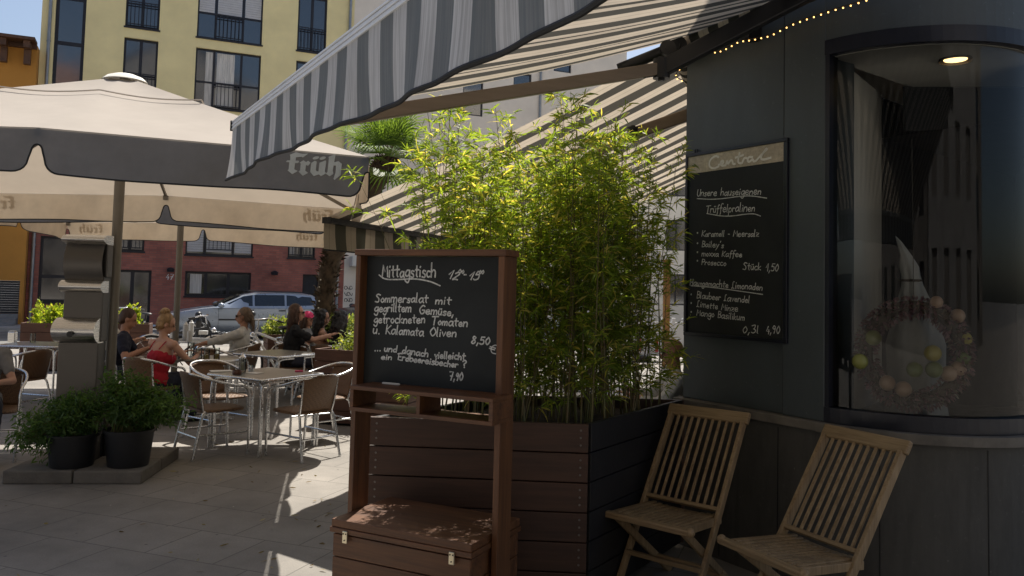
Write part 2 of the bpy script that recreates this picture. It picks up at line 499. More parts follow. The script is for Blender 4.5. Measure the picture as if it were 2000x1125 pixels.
MT = dict(
    paving=paving(), brick=brickmat(), rattan=rattan(),
    asphalt=mat('bounce_lightened_street', (.17, .165, .155), .9, var=.25, vs=1.5, bmp=.3, bs=120),  # street and sidewalk tones lightened to bounce light onto the far facade
    kerb=mat('kerb_stone', (.33, .31, .28), .85, var=.2, bmp=.2),
    walk=mat('sidewalk_concrete', (.42, .40, .37), .85, var=.2, vs=2, bmp=.2),
    yellow=mat('yellow_render', (.90, .775, .41), .9, var=.07, vs=1.2, bmp=.15, bs=60),
    cream=mat('cream_render', (.80, .73, .63), .9, var=.08, vs=1.0, bmp=.12, bs=60),
    white_r=mat('pale_render', (.74, .72, .66), .9, var=.05, vs=1.0),
    greige=mat('greige_render', (.27, .26, .25), .9, var=.1, vs=1.0),
    taupe=mat('grey_brown_render', (.17, .155, .14), .9, var=.15, vs=1.0),
    orange=mat('orange_render', (.56, .26, .05), .9, var=.10, vs=1.0, bmp=.12, bs=60),
    eave=wood('eave_timber', (.07, .03, .015), (.16, .075, .035), 0),
    frame=mat('dark_window_frame', (.012, .013, .02), .45, var=.1),
    zinc=mat('zinc_pipe', (.30, .32, .34), .42, metal=.6, var=.12),
    pane=mat('window_glass', (.012, .015, .02), .03, var=.4, vs=.8, spec=1.0, ior=2.3),
    blind=mat('grey_blind', (.55, .55, .56), .6, var=.06),
    curtain=mat('pale_reflection_curtain', (.62, .60, .56), .9, var=.25, vs=3, stretch=(6, 6, .4)),
    black=mat('black_metal', (.012, .012, .014), .45, var=.2),
    rubber=mat('black_rubber', (.018, .018, .018), .8, var=.2),
    alu=mat('aluminium_tube', (.72, .73, .74), .26, metal=1, var=.06, vs=20),
    steel=brushed('brushed_steel', (.86, .84, .80), .26, 2),
    steel_d=brushed('dull_steel', (.14, .13, .12), .42, 2),
    tabletop=brushed('brushed_tabletop', (.50, .49, .48), .3, 1),
    cream_fab=fabric('cream_canvas', (.47, .43, .385), (.80, .68, .54), .17, var=.05, vs=2.5),
    val_fab=fabric('grey_backed_valance', (.155, .168, .188), (.64, .55, .43), .13, var=.10, vs=5, inner=(.66, .55, .42)),
    pole=mat('parasol_pole', (.20, .18, .15), .5, metal=.3, var=.08),
    pipe_trim=mat('dark_piping', (.02, .02, .02), .8),
    letter=mat('silver_lettering', (.55, .56, .53), .8, var=.10, vs=12),
    stripe=striped('striped_awning_cloth', (.70, .66, .60), (.10, .105, .105), .19, .34),
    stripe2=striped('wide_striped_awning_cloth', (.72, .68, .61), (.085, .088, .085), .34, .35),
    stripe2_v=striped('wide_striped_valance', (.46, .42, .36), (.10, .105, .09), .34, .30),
    stripe_v=striped('weathered_striped_valance', (.66, .67, .69), (.19, .215, .235), .19, .16, dirt=.5),
    awn_white=mat('white_awning_rail', (.72, .74, .77), .4, metal=.2, var=.05),
    awn_arm=mat('bronze_awning_arm', (.22, .17, .125), .45, metal=.5, var=.1, vs=3, stretch=(1, 1, 8)),
    teak=wood('weathered_teak', (.22, .14, .068), (.47, .335, .185), 2, .55, 1.2),
    teak_h=wood('teak_crosswise', (.22, .14, .068), (.47, .335, .185), 0, .55, 1.2),
    stain=wood('red_brown_stained_pine', (.080, .030, .011), (.215, .088, .032), 0, .5, .9),
    stain_v=wood('red_brown_stained_posts', (.080, .030, .011), (.215, .088, .032), 2, .5, .9),
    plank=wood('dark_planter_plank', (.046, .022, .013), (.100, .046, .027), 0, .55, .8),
    plank_s=wood('shade_dark_planter_side', (.010, .010, .012), (.022, .021, .022), 1, .6, .8),  # near-black: shade on the planter's side put into its colour
    rust=wood('brown_planter_board', (.075, .034, .022), (.14, .066, .042), 0, .7, .8),
    soil=mat('soil', (.035, .024, .016), .95, var=.4, vs=20, bmp=.5, bs=60),
    screw=mat('screw_head', (.24, .22, .20), .5, metal=.9),
    slate=mat('chalkboard_slate', (.018, .021, .022), .62, var=.35, vs=2.2, spec=.35),
    chalk=mat('chalk', (.62, .63, .62), .95, var=.35, vs=70),
    hinge=mat('brass_plated_steel', (.70, .62, .45), .35, metal=.9),
    bluegrey=stained('blue_grey_paint', (.070, .086, .096), (.048, .054, .057), .5),
    plinth=stained('worn_plinth_stone', (.095, .092, .085), (.034, .032, .030), .7, 3.0),
    ledge=mat('plinth_ledge', (.16, .145, .125), .7, var=.25, vs=8),
    navy=mat('blue_black_frame', (.010, .012, .022), .35, var=.2),
    reveal=mat('niche_white', (.52, .49, .44), .8, var=.06, vs=2),
    darkroom=mat('dark_interior', (.018, .018, .02), .9, var=.2),
    shopglass=clearglass('shop_glass', (.80, .83, .83), 1.45),
    glass=clearglass('drinking_glass', (.92, .94, .93), 1.45),
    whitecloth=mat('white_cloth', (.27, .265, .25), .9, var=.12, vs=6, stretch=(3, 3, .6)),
    sand_sign=wood('weathered_sign_strip', (.42, .36, .26), (.70, .62, .48), 0, .7, 1.0),
    sign_letter=mat('pale_sign_letter', (.85, .83, .75), .7, var=.05),
    concrete=mat('concrete_slab', (.17, .155, .135), .9, var=.25, vs=5, bmp=.4, bs=40),
    pot=mat('black_plastic_pot', (.012, .013, .016), .5, var=.2),
    silver=mat('silver_car_paint', (.36, .41, .48), .28, metal=.55, var=.03, vs=2),
    carglass=mat('car_glass', (.012, .015, .017), .04, spec=1.0),
    car_dark=mat('dark_car_paint', (.02, .024, .03), .2, spec=.8),
    red_lamp=mat('red_lamp', (.45, .02, .015), .25),
    head_lamp=mat('head_lamp', (.55, .57, .6), .12, metal=.4),
    white_p=mat('white_gloss_paint', (.74, .75, .75), .3, var=.04),
    chrome=mat('chrome', (.75, .76, .78), .12, metal=1),
    bark=mat('palm_fibre', (.065, .045, .028), .95, var=.5, vs=9, bmp=.8, bs=30),
    culm=mat('bamboo_culm', (.10, .13, .035), .5, var=.4, vs=9, col2=(.13, .075, .03)),
    bamboo=leafmat('bamboo_leaf', (.085, .14, .020), (.20, .28, .045), (.50, .42, .14), .55),
    herb=leafmat('herb_leaf', (.03, .075, .022), (.08, .15, .045), None, .4),
    shrub=leafmat('shrub_leaf', (.06, .10, .025), (.17, .22, .06), (.34, .36, .12), .4),
    lime=leafmat('lime_leaf', (.12, .20, .02), (.26, .33, .04), (.38, .36, .10), .5),
    frond=leafmat('palm_frond', (.035, .07, .018), (.09, .15, .03), None, .4),
    skin=mat('skin', (.52, .29, .20), .5, var=.06, vs=8),
    skin_t=mat('tanned_skin', (.42, .21, .13), .5, var=.06, vs=8),
    red_top=mat('red_cotton', (.42, .012, .03), .8, var=.12, vs=10, bmp=.2, bs=14),
    navy_top=mat('navy_cotton', (.012, .014, .030), .85, var=.2, vs=10, bmp=.2, bs=14),
    black_top=mat('black_cotton', (.010, .010, .012), .85, var=.2, vs=10, bmp=.2, bs=14),
    white_top=mat('white_linen', (.58, .56, .52), .85, var=.10, vs=9, bmp=.35, bs=12),
    grey_top=mat('grey_jersey', (.22, .22, .225), .85, var=.1, vs=9, bmp=.2, bs=14),
    jeans=mat('dark_denim', (.025, .03, .05), .85, var=.25, vs=12),
    khaki=mat('pale_trousers', (.44, .42, .37), .85, var=.12, vs=9, bmp=.3, bs=12),
    pink=mat('pink_cap', (.85, .06, .22), .7, var=.05),
    blond=mat('blond_hair', (.36, .22, .10), .55, var=.35, vs=30, stretch=(1, 1, .15), bmp=.5, bs=60),
    brown_hair=mat('brown_hair', (.065, .03, .017), .5, var=.4, vs=30, stretch=(1, 1, .15), bmp=.5, bs=60),
    dark_hair=mat('black_hair', (.012, .010, .010), .5, var=.4, vs=30, stretch=(1, 1, .15), bmp=.5, bs=60),
    grey_hair=mat('grey_brown_hair', (.16, .11, .075), .55, var=.35, vs=30, stretch=(1, 1, .15), bmp=.5, bs=60),
    eye=mat('dark_eye', (.01, .01, .01), .15),
    lips=mat('lips', (.36, .10, .09), .5),
    shoe=mat('dark_shoe', (.02, .018, .016), .6),
    juice=mat('yellow_drink', (.55, .38, .10), .2),
    paper=mat('paper', (.74, .73, .70), .9, var=.04),
    wine=mat('brown_ceramic', (.12, .05, .035), .35),
    tan=mat('orange_timber', (.30, .15, .045), .7, var=.15),
    slabgrey=mat('grey_step', (.25, .25, .25), .9),
    garage=mat('dark_shutter', (.02, .023, .03), .6, var=.2),
    rowan=mat('red_stripe', (.55, .03, .03), .5),
    bulb=emis('warm_bulb', (1.0, .55, .16), 3.0),
    spot=emis('warm_spot', (1.0, .66, .28), 2.2),
    wire=mat('cable', (.05, .04, .03), .6),
)

# ------------------------------------------------------------------ hand lettering
GL = {
 'a': (10, "9 9 4 10 0 5 3 0 8 4 9 9;!9 10 9 2 11 0"), 'b': (9, "!0 20 0 1;0 3 4 0 9 4 7 9 3 9 0 6"),
 'c': (8, "8 9 3 10 0 5 3 0 8 1"), 'd': (9, "8 8 3 9 0 4 3 0 7 2 8 5;!8 20 8 0"),
 'e': (9, "0 5 8 6 6 10 2 9 0 4 4 0 9 2"), 'f': (7, "9 19 5 20 3 14 3 0 2 -5;!0 10 7 10"),
 'g': (9, "9 9 4 10 0 5 3 1 8 4 9 9;9 10 9 -2 6 -8 1 -6 0 -4"), 'h': (9, "!0 20 0 0;0 6 4 10 8 8 8 0"),
 'i': (3, "!1 10 1 0;!1 15 1.5 16.5"), 'k': (8, "!0 20 0 0;!7 10 0 4 8 0"), 'l': (3, "!0 20 0 1 1.5 0"),
 'm': (13, "!0 10 0 0;0 6 3 10 6 8 6 0;6 6 9 10 12 8 12 0"), 'n': (9, "!0 10 0 0;0 6 4 10 8 8 8 0"),
 'o': (8, "4 10 0 5 4 0 8 5 4 10"), 'p': (8, "!0 10 0 -8;0 7 4 10 8 5 4 0 0 3"), 'r': (7, "!0 10 0 0;0 6 3 10 7 9"),
 's': (7, "7 9 3 10 1 7 6 4 5 0 0 1"), 't': (7, "!3 17 3 2 5 0;!0 11 8 11"), 'u': (8, "0 10 0 3 3 0 7 4 7 10;!7 10 7 0"),
 'ü': (8, "0 10 0 3 3 0 7 4 7 10;!7 10 7 0;!1.5 14 2 15.5;!5.5 14 6 15.5"), 'v': (8, "!0 10 4 0 8 10"),
 'x': (8, "!0 10 8 0;!8 10 0 0"), 'y': (8, "!0 10 4 1;8 10 4 0 0 -8"), 'z': (8, "!0 10 8 10 0 0 8 0;!2 5 6 5"),
 'M': (14, "!0 0 2 20 7 8 12 18 14 0"), 'S': (12, "12 18 6 20 2 16 9 9 8 1 0 2"), 'G': (12, "11 18 6 20 0 10 5 0 11 3 11 9;!6 9 12 9"),
 'T': (13, "!0 19 15 20;!7 20 6 0"), 'K': (11, "!1 20 0 0;!11 19 1 9 11 0"), 'O': (13, "7 20 0 10 6 0 13 9 7 20"),
 'E': (10, "!10 19 1 19 1 1 10 0;!1 10 8 10"), 'U': (10, "0 20 0 5 5 0 10 5 10 20"), 'B': (10, "!1 0 1 20;1 20 9 18 7 11 2 11 10 8 9 2 1 0"),
 'P': (9, "!0 0 0 20;0 20 9 18 8 11 0 10"), 'H': (11, "!0 20 0 0;!10 20 10 0;!0 10 10 11"),
 'L': (10, "7 20 3 18 3 2 0 0 3 2 9 0"), 'C': (12, "12 17 7 20 0 10 5 0 12 4"),
 '0': (9, "5 20 0 10 4 0 9 10 5 20"), '1': (6, "!0 9 5 20 5 0"), '2': (10, "0 16 4 20 8 15 0 0 4 1 10 0"),
 '3': (8, "0 18 6 20 5 11 3 11 8 6 4 0 0 2"), '4': (9, "!5 20 0 6 9 6;!7 11 7 -2"), '5': (9, "!9 20 2 20 1 12;1 12 7 12 8 3 3 0 0 2"),
 '7': (9, "!0 20 9 20 4 0;!2 10 8 10"), '8': (9, "8 17 4 20 2 15 8 6 4 0 0 4 7 14 8 17"), '9': (9, "8 17 4 20 1 14 5 11 8 17;8 17 7 8 5 0"),
 ',': (3, "!2 2 0 -5"), '.': (3, "!1 0 1.6 1"), '-': (6, "!0 8 5 8"), '?': (8, "0 17 4 20 7 15 3 9 4 5;!4 1 4.5 0"),
 '€': (10, "10 18 5 18 2 10 5 1 10 1;!0 12 7 12;!0 8 7 8"), "'": (3, "!1 20 0 16"), '•': (6, "!1 8 3 9.5;!1 9.5 3 8"), ' ': (7, ""),
}
def glyph_lines(ch):
    w, s = GL[ch]
    out = []
    for st in [q for q in s.split(';') if q]:
        straight = st[0] == '!'
        n = [float(x) for x in st.lstrip('!').split()]
        pts = [(n[i], n[i + 1]) for i in range(0, len(n), 2)]
        if not straight and len(pts) > 2:
            P = [Vector((x, y, 0)) for x, y in pts]
            Q = [P[0]]
            E = [P[0]] + P + [P[-1]]
            for i in range(1, len(E) - 2):
                for k in range(1, 5):
                    t = k / 4
                    a, b, c, d = E[i - 1], E[i], E[i + 1], E[i + 2]
                    Q.append(.5 * ((2 * b) + (c - a) * t + (2 * a - 5 * b + 4 * c - d) * t * t + (3 * b - a - 3 * c + d) * t ** 3))
            pts = [(q.x, q.y) for q in Q]
        out.append(pts)
    return w, out
def text_lines(txt, gap=3.0, slant=.10, seed=1):
    rnd = random.Random(seed)
    x, lines = 0, []
    for ch in txt:
        w, ls = glyph_lines(ch)
        k, dy = rnd.uniform(.9, 1.1), rnd.uniform(-.7, .7)
        for l in ls: lines.append([(x + px * k + slant * py, py * k + dy) for px, py in l])
        x += w * k + gap
    return lines, max(x - gap, 1)
def ribbon(mb, pts, wd, o, ex, ey, n):
    """flat stroke of width wd through 2-D pts in plane (o, ex, ey), lifted along n"""
    P = [Vector((p[0], p[1])) for p in pts]
    L, R = [], []
    for i, p in enumerate(P):
        d = (P[min(i + 1, len(P) - 1)] - P[max(i - 1, 0)])
        if d.length < 1e-9: d = Vector((1, 0))
        d.normalize(); q = Vector((-d.y, d.x)) * wd / 2
        if i == 0: p = p - d * wd * .35
        if i == len(P) - 1: p = p + d * wd * .35
        L.append(p + q); R.append(p - q)
    f3 = lambda p: o + ex * p.x + ey * p.y + n
    mb.grid([[f3(p) for p in R], [f3(p) for p in L]])
LIFT = [0]
def write(mb, txt, plane, a, b, cap, wd, seed=1, slant=.10):
    """chalk line from picture point a to b, capital height cap in picture px, on plane (o, ex, ey, n)"""
    part = None
    if isinstance(mb, tuple): part, mb = mb, MB()
    o, ex, ey, n = plane
    A, B = hit(a[0], a[1], o, n), hit(b[0], b[1], o, n)
    top = hit((a[0] + b[0]) / 2, (a[1] + b[1]) / 2 - cap, o, n)
    mid = hit((a[0] + b[0]) / 2, (a[1] + b[1]) / 2, o, n)
    h = (top - mid).length / 20
    dx = (B - A); wlen = dx.length; dx.normalize()
    up = ey - dx * ey.dot(dx); up.normalize()
    lines, w = text_lines(txt, seed=seed, slant=slant)
    s = wlen / w
    for l in lines:
        LIFT[0] = (LIFT[0] + 1) % 7
        ribbon(mb, [(x * s, y * h) for x, y in l], wd, A, dx, up, n * (.0015 + .0001 * LIFT[0]))
    if part: mb.build(part[0], part[1], part[2], world=True)
def stroke_px(mb, pts, plane, wd):
    part = None
    if isinstance(mb, tuple): part, mb = mb, MB()
    o, ex, ey, n = plane
    P = [hit(x, y, o, n) - o for x, y in pts]
    P2 = [Vector((p.dot(ex), p.dot(ey), 0)) for p in P]
    P2 = chaikin(P2, 2)
    ribbon(mb, [(p.x, p.y) for p in P2], wd, o, ex, ey, n * .0025)
    if part: mb.build(part[0], part[1], part[2], world=True)

# ------------------------------------------------------------------ ground
SD = Vector((.914, .407, 0)); SN = Vector((-.407, .914, 0))     # along the far facade / into it
FAC0 = at(430, 560, 31.0); FAC0.z = 0
def plan(a, b, z=0):     # a metres along the facade from FAC0, b metres towards us
    p = FAC0 + SD * a - SN * b
    return Vector((p.x, p.y, z))
mb = MB()
mb.poly([(-400, -400, -.13), (400, -400, -.13), (400, 400, -.13), (-400, 400, -.13)])
tag(mb.build('street', MT['asphalt']), kind='structure')
mb = MB()     # the paved square, a raised slab
q = [plan(-70, 10.5), plan(70, 10.5), plan(70, 70), plan(-70, 70)]
mb.prism([(p.x, p.y) for p in q], (0, 0, -.3), (1, 0, 0), (0, 1, 0), (0, 0, .3))
tag(mb.build('pavement', MT['paving']), kind='structure')
mb = MB()
mb.frame_box(plan(-70, 10.35, -.3), SD * 140, -SN * .148, (0, 0, .302))
tag(mb.build('kerb', MT['kerb'], bevel=.015), kind='structure')
mb = MB()
q = [plan(-70, -.4), plan(70, -.4), plan(70, 2.6), plan(-70, 2.6)]
mb.prism([(p.x, p.y) for p in q], (0, 0, -.3), (1, 0, 0), (0, 1, 0), (0, 0, .29))
tag(mb.build('far_sidewalk', MT['walk']), kind='structure')

# ------------------------------------------------------------------ yellow and brick apartment house
def fuv(px, py, off=0.0):
    p = hit(px, py, FAC0 - SN * off, SN)
    return (p - FAC0).dot(SD), p.z
def fp(u, z, d=0.0):     # facade point, d metres in front
    return FAC0 + SD * u - SN * d + Vector((0, 0, z))
def wall_holes(mb, u0, u1, z0, z1, holes, depth=.16, m=0, fpt=fp):
    us = sorted({u0, u1, *[h[0] for h in holes], *[h[1] for h in holes]}); us = [u for u in us if u0 <= u <= u1]
    zs = sorted({z0, z1, *[h[2] for h in holes], *[h[3] for h in holes]}); zs = [z for z in zs if z0 <= z <= z1]
    for a, b in zip(us, us[1:]):
        c = 0
        while c < len(zs) - 1:
            um = (a + b) / 2
            inside = lambda zm: any(h[0] < um < h[1] and h[2] < zm < h[3] for h in holes)
            if inside((zs[c] + zs[c + 1]) / 2): c += 1; continue
            e = c + 1
            while e < len(zs) - 1 and not inside((zs[e] + zs[e + 1]) / 2): e += 1
            mb.poly([fpt(a, zs[c]), fpt(b, zs[c]), fpt(b, zs[e]), fpt(a, zs[e])], [(a, zs[c]), (b, zs[c]), (b, zs[e]), (a, zs[e])], m)
            c = e
    for h in holes:
        a, b, c, d = h
        if b <= u0 or a >= u1 or d <= z0 or c >= z1: continue
        for (p, q_, r, s) in (((a, c), (a, d), 0, 0), ((b, d), (b, c), 0, 0), ((a, d), (b, d), 0, 0), ((b, c), (a, c), 0, 0)):
            mb.poly([fpt(*p), fpt(*p, -depth), fpt(*q_, -depth), fpt(*q_)], [p, p, q_, q_], m)

def window(parent, u0, u1, z0, z1, cols, transom=None, railing=None, blinds=(), fpt=fp, back=.10, fw=.07, curtains=(), glass='pane'):
    """frame with mullions set back in its hole; panes, blinds, railing are its own pieces"""
    f = MB()
    B = lambda a, b, c, d, t0, t1: f.frame_box(fpt(a, c, -t1), fpt(b, c, -t1) - fpt(a, c, -t1), fpt(a, c, -t0) - fpt(a, c, -t1), (0, 0, d - c))
    t0, t1 = back, back + .06
    B(u0, u1, z0, z0 + fw, t0, t1); B(u0, u1, z1 - fw, z1, t0, t1)
    B(u0, u0 + fw, z0 + fw, z1 - fw, t0, t1); B(u1 - fw, u1, z0 + fw, z1 - fw, t0, t1)
    xs = [u0 + (u1 - u0) * c for c in cols]
    for x in xs[1:-1]: B(x - fw * .7, x + fw * .7, z0 + fw, z1 - fw, t0 + .002, t1 - .002)
    if transom:
        for k, tz in enumerate(transom):
            B(u0 + fw, u1 - fw, tz - fw * .6, tz + fw * .6, t0 + .004, t1 - .004)
    fr = f.build('window', MT['frame'], parent, world=True)
    for k, (a, b) in enumerate(zip(xs, xs[1:])):
        g = MB()
        d = back + .03 + .001 * k
        P = [(a + .02, z0 + .02), (b - .02, z0 + .02), (b - .02, z1 - .02), (a + .02, z1 - .02)]
        g.poly([fpt(x, z, -d) for x, z in P])
        g.build('pane', MT[glass], fr, world=True)
    for (k, h) in blinds:
        g = MB(); a, b = xs[k] + fw, xs[k + 1] - fw
        zz = z1 - fw
        while zz > z1 - h:
            g.frame_box(fpt(a, zz - .09, -back - .02), fpt(b, 0) - fpt(a, 0), fpt(0, 0, .015) - fpt(0, 0), (0, 0, .082)); zz -= .09
        g.build('blind', MT['blind'], fr, world=True)
    for (k, a0, a1) in curtains:  # pale folds added to imitate whitish reflections in the panes
        g = MB(); a, b = xs[k], xs[k + 1]
        w = b - a; rows = []
        for zz in (z0 + .1, z1 - .1):
            rows.append([fpt(a + w * (a0 + (a1 - a0) * i / 24), zz, -back - .022 + .008 * math.sin(i * 2.2)) for i in range(25)])
        g.grid(rows); g.build('curtain', MT['curtain'], fr, world=True)
    if railing:
        a, b, rz0, rz1 = railing
        g = MB(); n = max(3, int((b - a) / .13))
        for zz in (rz0, rz1 - .1, rz1): g.bar(fpt(a, zz, .0), fpt(b, zz, .0), .025, .035)
        for i in range(n + 1): g.bar(fpt(a + (b - a) * i / n, rz0, 0), fpt(a + (b - a) * i / n, rz1 - .01, 0), .022, .022, up=SD)
        g.build('railing', MT['frame'], fr, world=True)
    return fr

uL = fuv(75, 150)[0]; uR = fuv(693, 0)[0]
zsplit = 5.55
house = thing('apartment_house', 'yellow rendered house over a red brick ground floor with dark framed windows', 'house', fp((uL + uR) / 2, 0))
H = []      # holes and window specs
def spec(px0, px1, py0, py1, pm, **k):
    a, b = fuv(px0, pm)[0], fuv(px1, pm)[0]
    z1 = fuv((px0 + px1) / 2, py0)[1]; z0 = fuv((px0 + px1) / 2, py1)[1]
    H.append((a, b, z0, z1, k)); return a, b, z0, z1
FL = 2.66     # storey height
# tall stair window
a, b = fuv(104, 110)[0], fuv(164, 110)[0]
zt = fuv(134, 84)[1]
H.append((a, b, 5.9, 13.4, dict(cols=(0, 1), transom=[zt, zt + FL, zt - FL * .62, zt + FL * .62], fw=.11)))
# upper floors: two storeys seen, one more above
for px0, px1, pt, pb, kind in ((241, 308, 76, 203, 2), (381, 509, 100, 213, 3), (577, 634, 121, 236, 2)):
    a, b = fuv(px0, pt + 40)[0], fuv(px1, pt + 40)[0]
    z1 = fuv((px0 + px1) / 2, pt)[1]; z0 = z1 - 2.25
    for k in range(3):
        c, d = z0 + FL * k, z1 + FL * k
        if d > 13.6: continue
        if kind == 2: kw = dict(cols=(0, .5, 1), railing=(a + .03, b - .03, c + .12, c + .95), fw=.075)
        else:
            w = b - a
            kw = dict(cols=(0, .28, .70, 1), transom=[c + .98], railing=(a + .28 * w, a + .70 * w, c + .1, c + .95), fw=.06)
            if k == 1: kw['blinds'] = ((0, 1.2), (1, 1.2), (2, 1.2))
            if k == 0: kw['curtains'] = ((0, .55, .95), (1, .1, .75))
        H.append((a, b, c, d, kw))
# first floor in the brick: French windows half hidden by the parasols
for px0, px1, pb, kind in ((224, 282, 490, 2), (362, 494, 499, 3), (562, 615, 504, 2)):
    a, b = fuv(px0, pb - 10)[0], fuv(px1, pb - 10)[0]; c = fuv((px0 + px1) / 2, pb)[1]; w = b - a
    if kind == 3: kw = dict(cols=(0, .28, .70, 1), railing=(a + .28 * w, a + .7 * w, c + .22, c + .95), blinds=((0, 2.05), (1, 2.05), (2, 2.05)), fw=.06)
    else: kw = dict(cols=(0, .5, 1), railing=(a + .03, b - .03, c + .12, c + .95), fw=.07, curtains=((0, .1, .5),))
    H.append((a, b, c, c + 2.25, kw))
# ground floor
a, b, c, d = spec(76, 158, 462, 590, 530, cols=(0, 1), transom=[fuv(100, 540)[1]], fw=.09)
a, b, c, d = spec(361, 490, 531, 579, 555, cols=(0, .31, .65, 1), fw=.08, curtains=((0, .25, .8),))
spec(226, 294, 527, 640, 580, cols=(0, .45, 1), transom=[1.95], fw=.09)
H[-1] = (H[-1][0], H[-1][1], .02, H[-1][3], H[-1][4])
spec(590, 622, 536, 612, 575, cols=(0, 1), fw=.05, glass='garage')
mb = MB()
holes = [h[:4] for h in H]
wall_holes(mb, uL, uR, zsplit, 14, holes)
mb.poly([fp(uL, zsplit), fp(uL, 14), fp(uL, 14, -10), fp(uL, zsplit, -10)]); mb.poly([fp(uL, 14), fp(uR, 14), fp(uR, 14, -10), fp(uL, 14, -10)])
mb.build('wall', MT['yellow'], house, world=True)
uB = fuv(672, 520)[0]
mb = MB(); wall_holes(mb, uL, uB, -.2, zsplit, holes)
mb.poly([fp(uL, -.2), fp(uL, zsplit), fp(uL, zsplit, -10), fp(uL, -.2, -10)])
mb.build('brick_base', MT['brick'], house, world=True)
for a, b, c, d, k in H: window(house, a, b, c, d, **k)
for a, b, c, d, k in H:      # window sills
    if c > .3: mb = MB(); mb.frame_box(fp(a - .04, c - .06, -.08), SD * (b - a + .08), -SN * .12, (0, 0, .06)); mb.build('sill', MT['frame'], house, world=True)
for px, py, z0, z1 in ((96, 80, 5.3, 13.9), (63, 540, .1, 5.2), (658, 540, .1, 5.2), (683, 40, 5.3, 13.9)):
    u = fuv(px, py)[0]; mb = MB(); mb.tube([fp(u, z0, .08), fp(u, z1, .08)], .055, 10)
    for z in np.arange(z0 + .6, z1, 2.0): mb.tube([fp(u, z, .08), fp(u, z + .05, .08)], .068, 10)
    mb.build('downpipe', MT['zinc'], house, world=True, smooth=40)
mb = MB()
pl = (fp(0, 0, .004), SD, Vector((0, 0, 1)), -SN)
write(mb, '47', pl, (324, 545), (337, 546), 10, .028)
mb.build('house_number', MT['white_p'], house, world=True)
for px, py in ((333, 531), (535, 537)):
    u, z = fuv(px, py); mb = MB(); mb.lathe([(.001, .0), (.12, .0), (.14, .1), (.06, .16), (.001, .16)], 14, fp(u, z, .15))
    mb.bar(fp(u, z + .1, .0), fp(u, z + .1, .15), .04, .04); mb.build('wall_lamp', MT['frame'], house, world=True, smooth=40)

# cream neighbour with a doorway
uC1 = uR + 13.0
chouse = thing('corner_house', 'plain cream rendered house with small blue windows right of the yellow house', 'house', fp((uR + uC1) / 2, 0))
CH = []
for px0, px1, py0, py1 in ((905, 944, 150, 226), (1003, 1038, 143, 186), (1082, 1116, 90, 141), (905, 944, 20, 80), (770, 800, 20, 80)):
    CH.append((fuv(px0, py0)[0], fuv(px1, py0)[0], fuv((px0 + px1) / 2, py1)[1], fuv((px0 + px1) / 2, py0)[1], dict(cols=(0, 1), fw=.06)))
du0, du1 = fuv(696, 560)[0], fuv(740, 560)[0]
CH.append((du0, du1, .02, 2.25, dict(cols=(0, 1), transom=[1.0], fw=.08)))
mb = MB(); wall_holes(mb, uB + .002, uC1, -.2, zsplit, [h[:4] for h in CH]); wall_holes(mb, uR + .002, uC1, zsplit, 14.6, [h[:4] for h in CH])
mb.poly([fp(uC1, -.2), fp(uC1, -.2, -10), fp(uC1, 14.6, -10), fp(uC1, 14.6)]); mb.poly([fp(uR, 14.6), fp(uC1, 14.6), fp(uC1, 14.6, -10), fp(uR, 14.6, -10)])
mb.build('wall', MT['cream'], chouse, world=True)
for a, b, c, d, k in CH: window(chouse, a, b, c, d, back=.06, **k)
u = fuv(1054, 170)[0]; mb = MB(); mb.tube([fp(u, .1, .08), fp(u, 14.4, .08)], .05, 8); mb.build('downpipe', MT['zinc'], chouse, world=True, smooth=40)
a, z = fuv(687, 520, .5)
mb = MB(); mb.frame_box(fp(a, z, .02), SD * .75, -SN * .5, (0, 0, .40)); mb.build('sign_box', MT['white_r'], chouse, world=True, bevel=.02)
mb = MB()
pl = (fp(0, 0, .004), SD, Vector((0, 0, 1)), -SN)
for k, yy in enumerate((562, 574, 586)):
    for j in range(3): stroke_px(mb, [(675 + j * 5 + 3 * math.cos(t), yy + 3.4 * math.sin(t * (1 + .5 * ((j + k) % 2)))) for t in np.linspace(k, 5.5 + k, 8)], pl, .022)
mb.build('graffiti', MT['black'], chouse, world=True)

# orange house on the left
ohouse = thing('orange_house', 'orange rendered house with dark timber eaves left of the yellow house', 'house', fp(uL - 4, 0, 1))
gz = fuv(20, 548)[1]
mb = MB(); ug = fuv(42, 580)[0]
f1 = lambda u, z, d=0: fp(u, z, d + .5)
wall_holes(mb, uL - 9, uL - .012, -.2, 9.6, [(ug - 3.4, ug, .35, gz)], fpt=f1)
mb.poly([f1(uL - .012, -.2), f1(uL - .012, 9.6), f1(uL - .012, 9.6, -8), f1(uL - .012, -.2, -8)][::-1])
mb.build('wall', MT['orange'], ohouse, world=True)
mb = MB()
for i in range(14): mb.frame_box(f1(ug - 3.4, .35 + (gz - .35) / 14 * i, -.14), SD * 3.4, -SN * (.03 + .01 * (i % 2)), (0, 0, (gz - .35) / 14 - .004))
mb.build('shutter', MT['garage'], ohouse, world=True)
mb = MB()
for i in range(3): mb.frame_box(f1(ug - 3.4, -.1, .01), SD * 3.4, -SN * (.35 * (3 - i)), (0, 0, .15 * (i + 1)))
mb.build('step', MT['slabgrey'], ohouse, world=True)
zr = 9.35
mb = MB(); mb.frame_box(f1(uL - 9, zr + .25, .0), SD * 8.98, -SN * .75, (0, 0, .10)); mb.frame_box(f1(uL - 9, zr + .1, .01), SD * 8.98, -SN * .12, (0, 0, .148)); mb.build('eave', MT['eave'], ohouse, world=True)
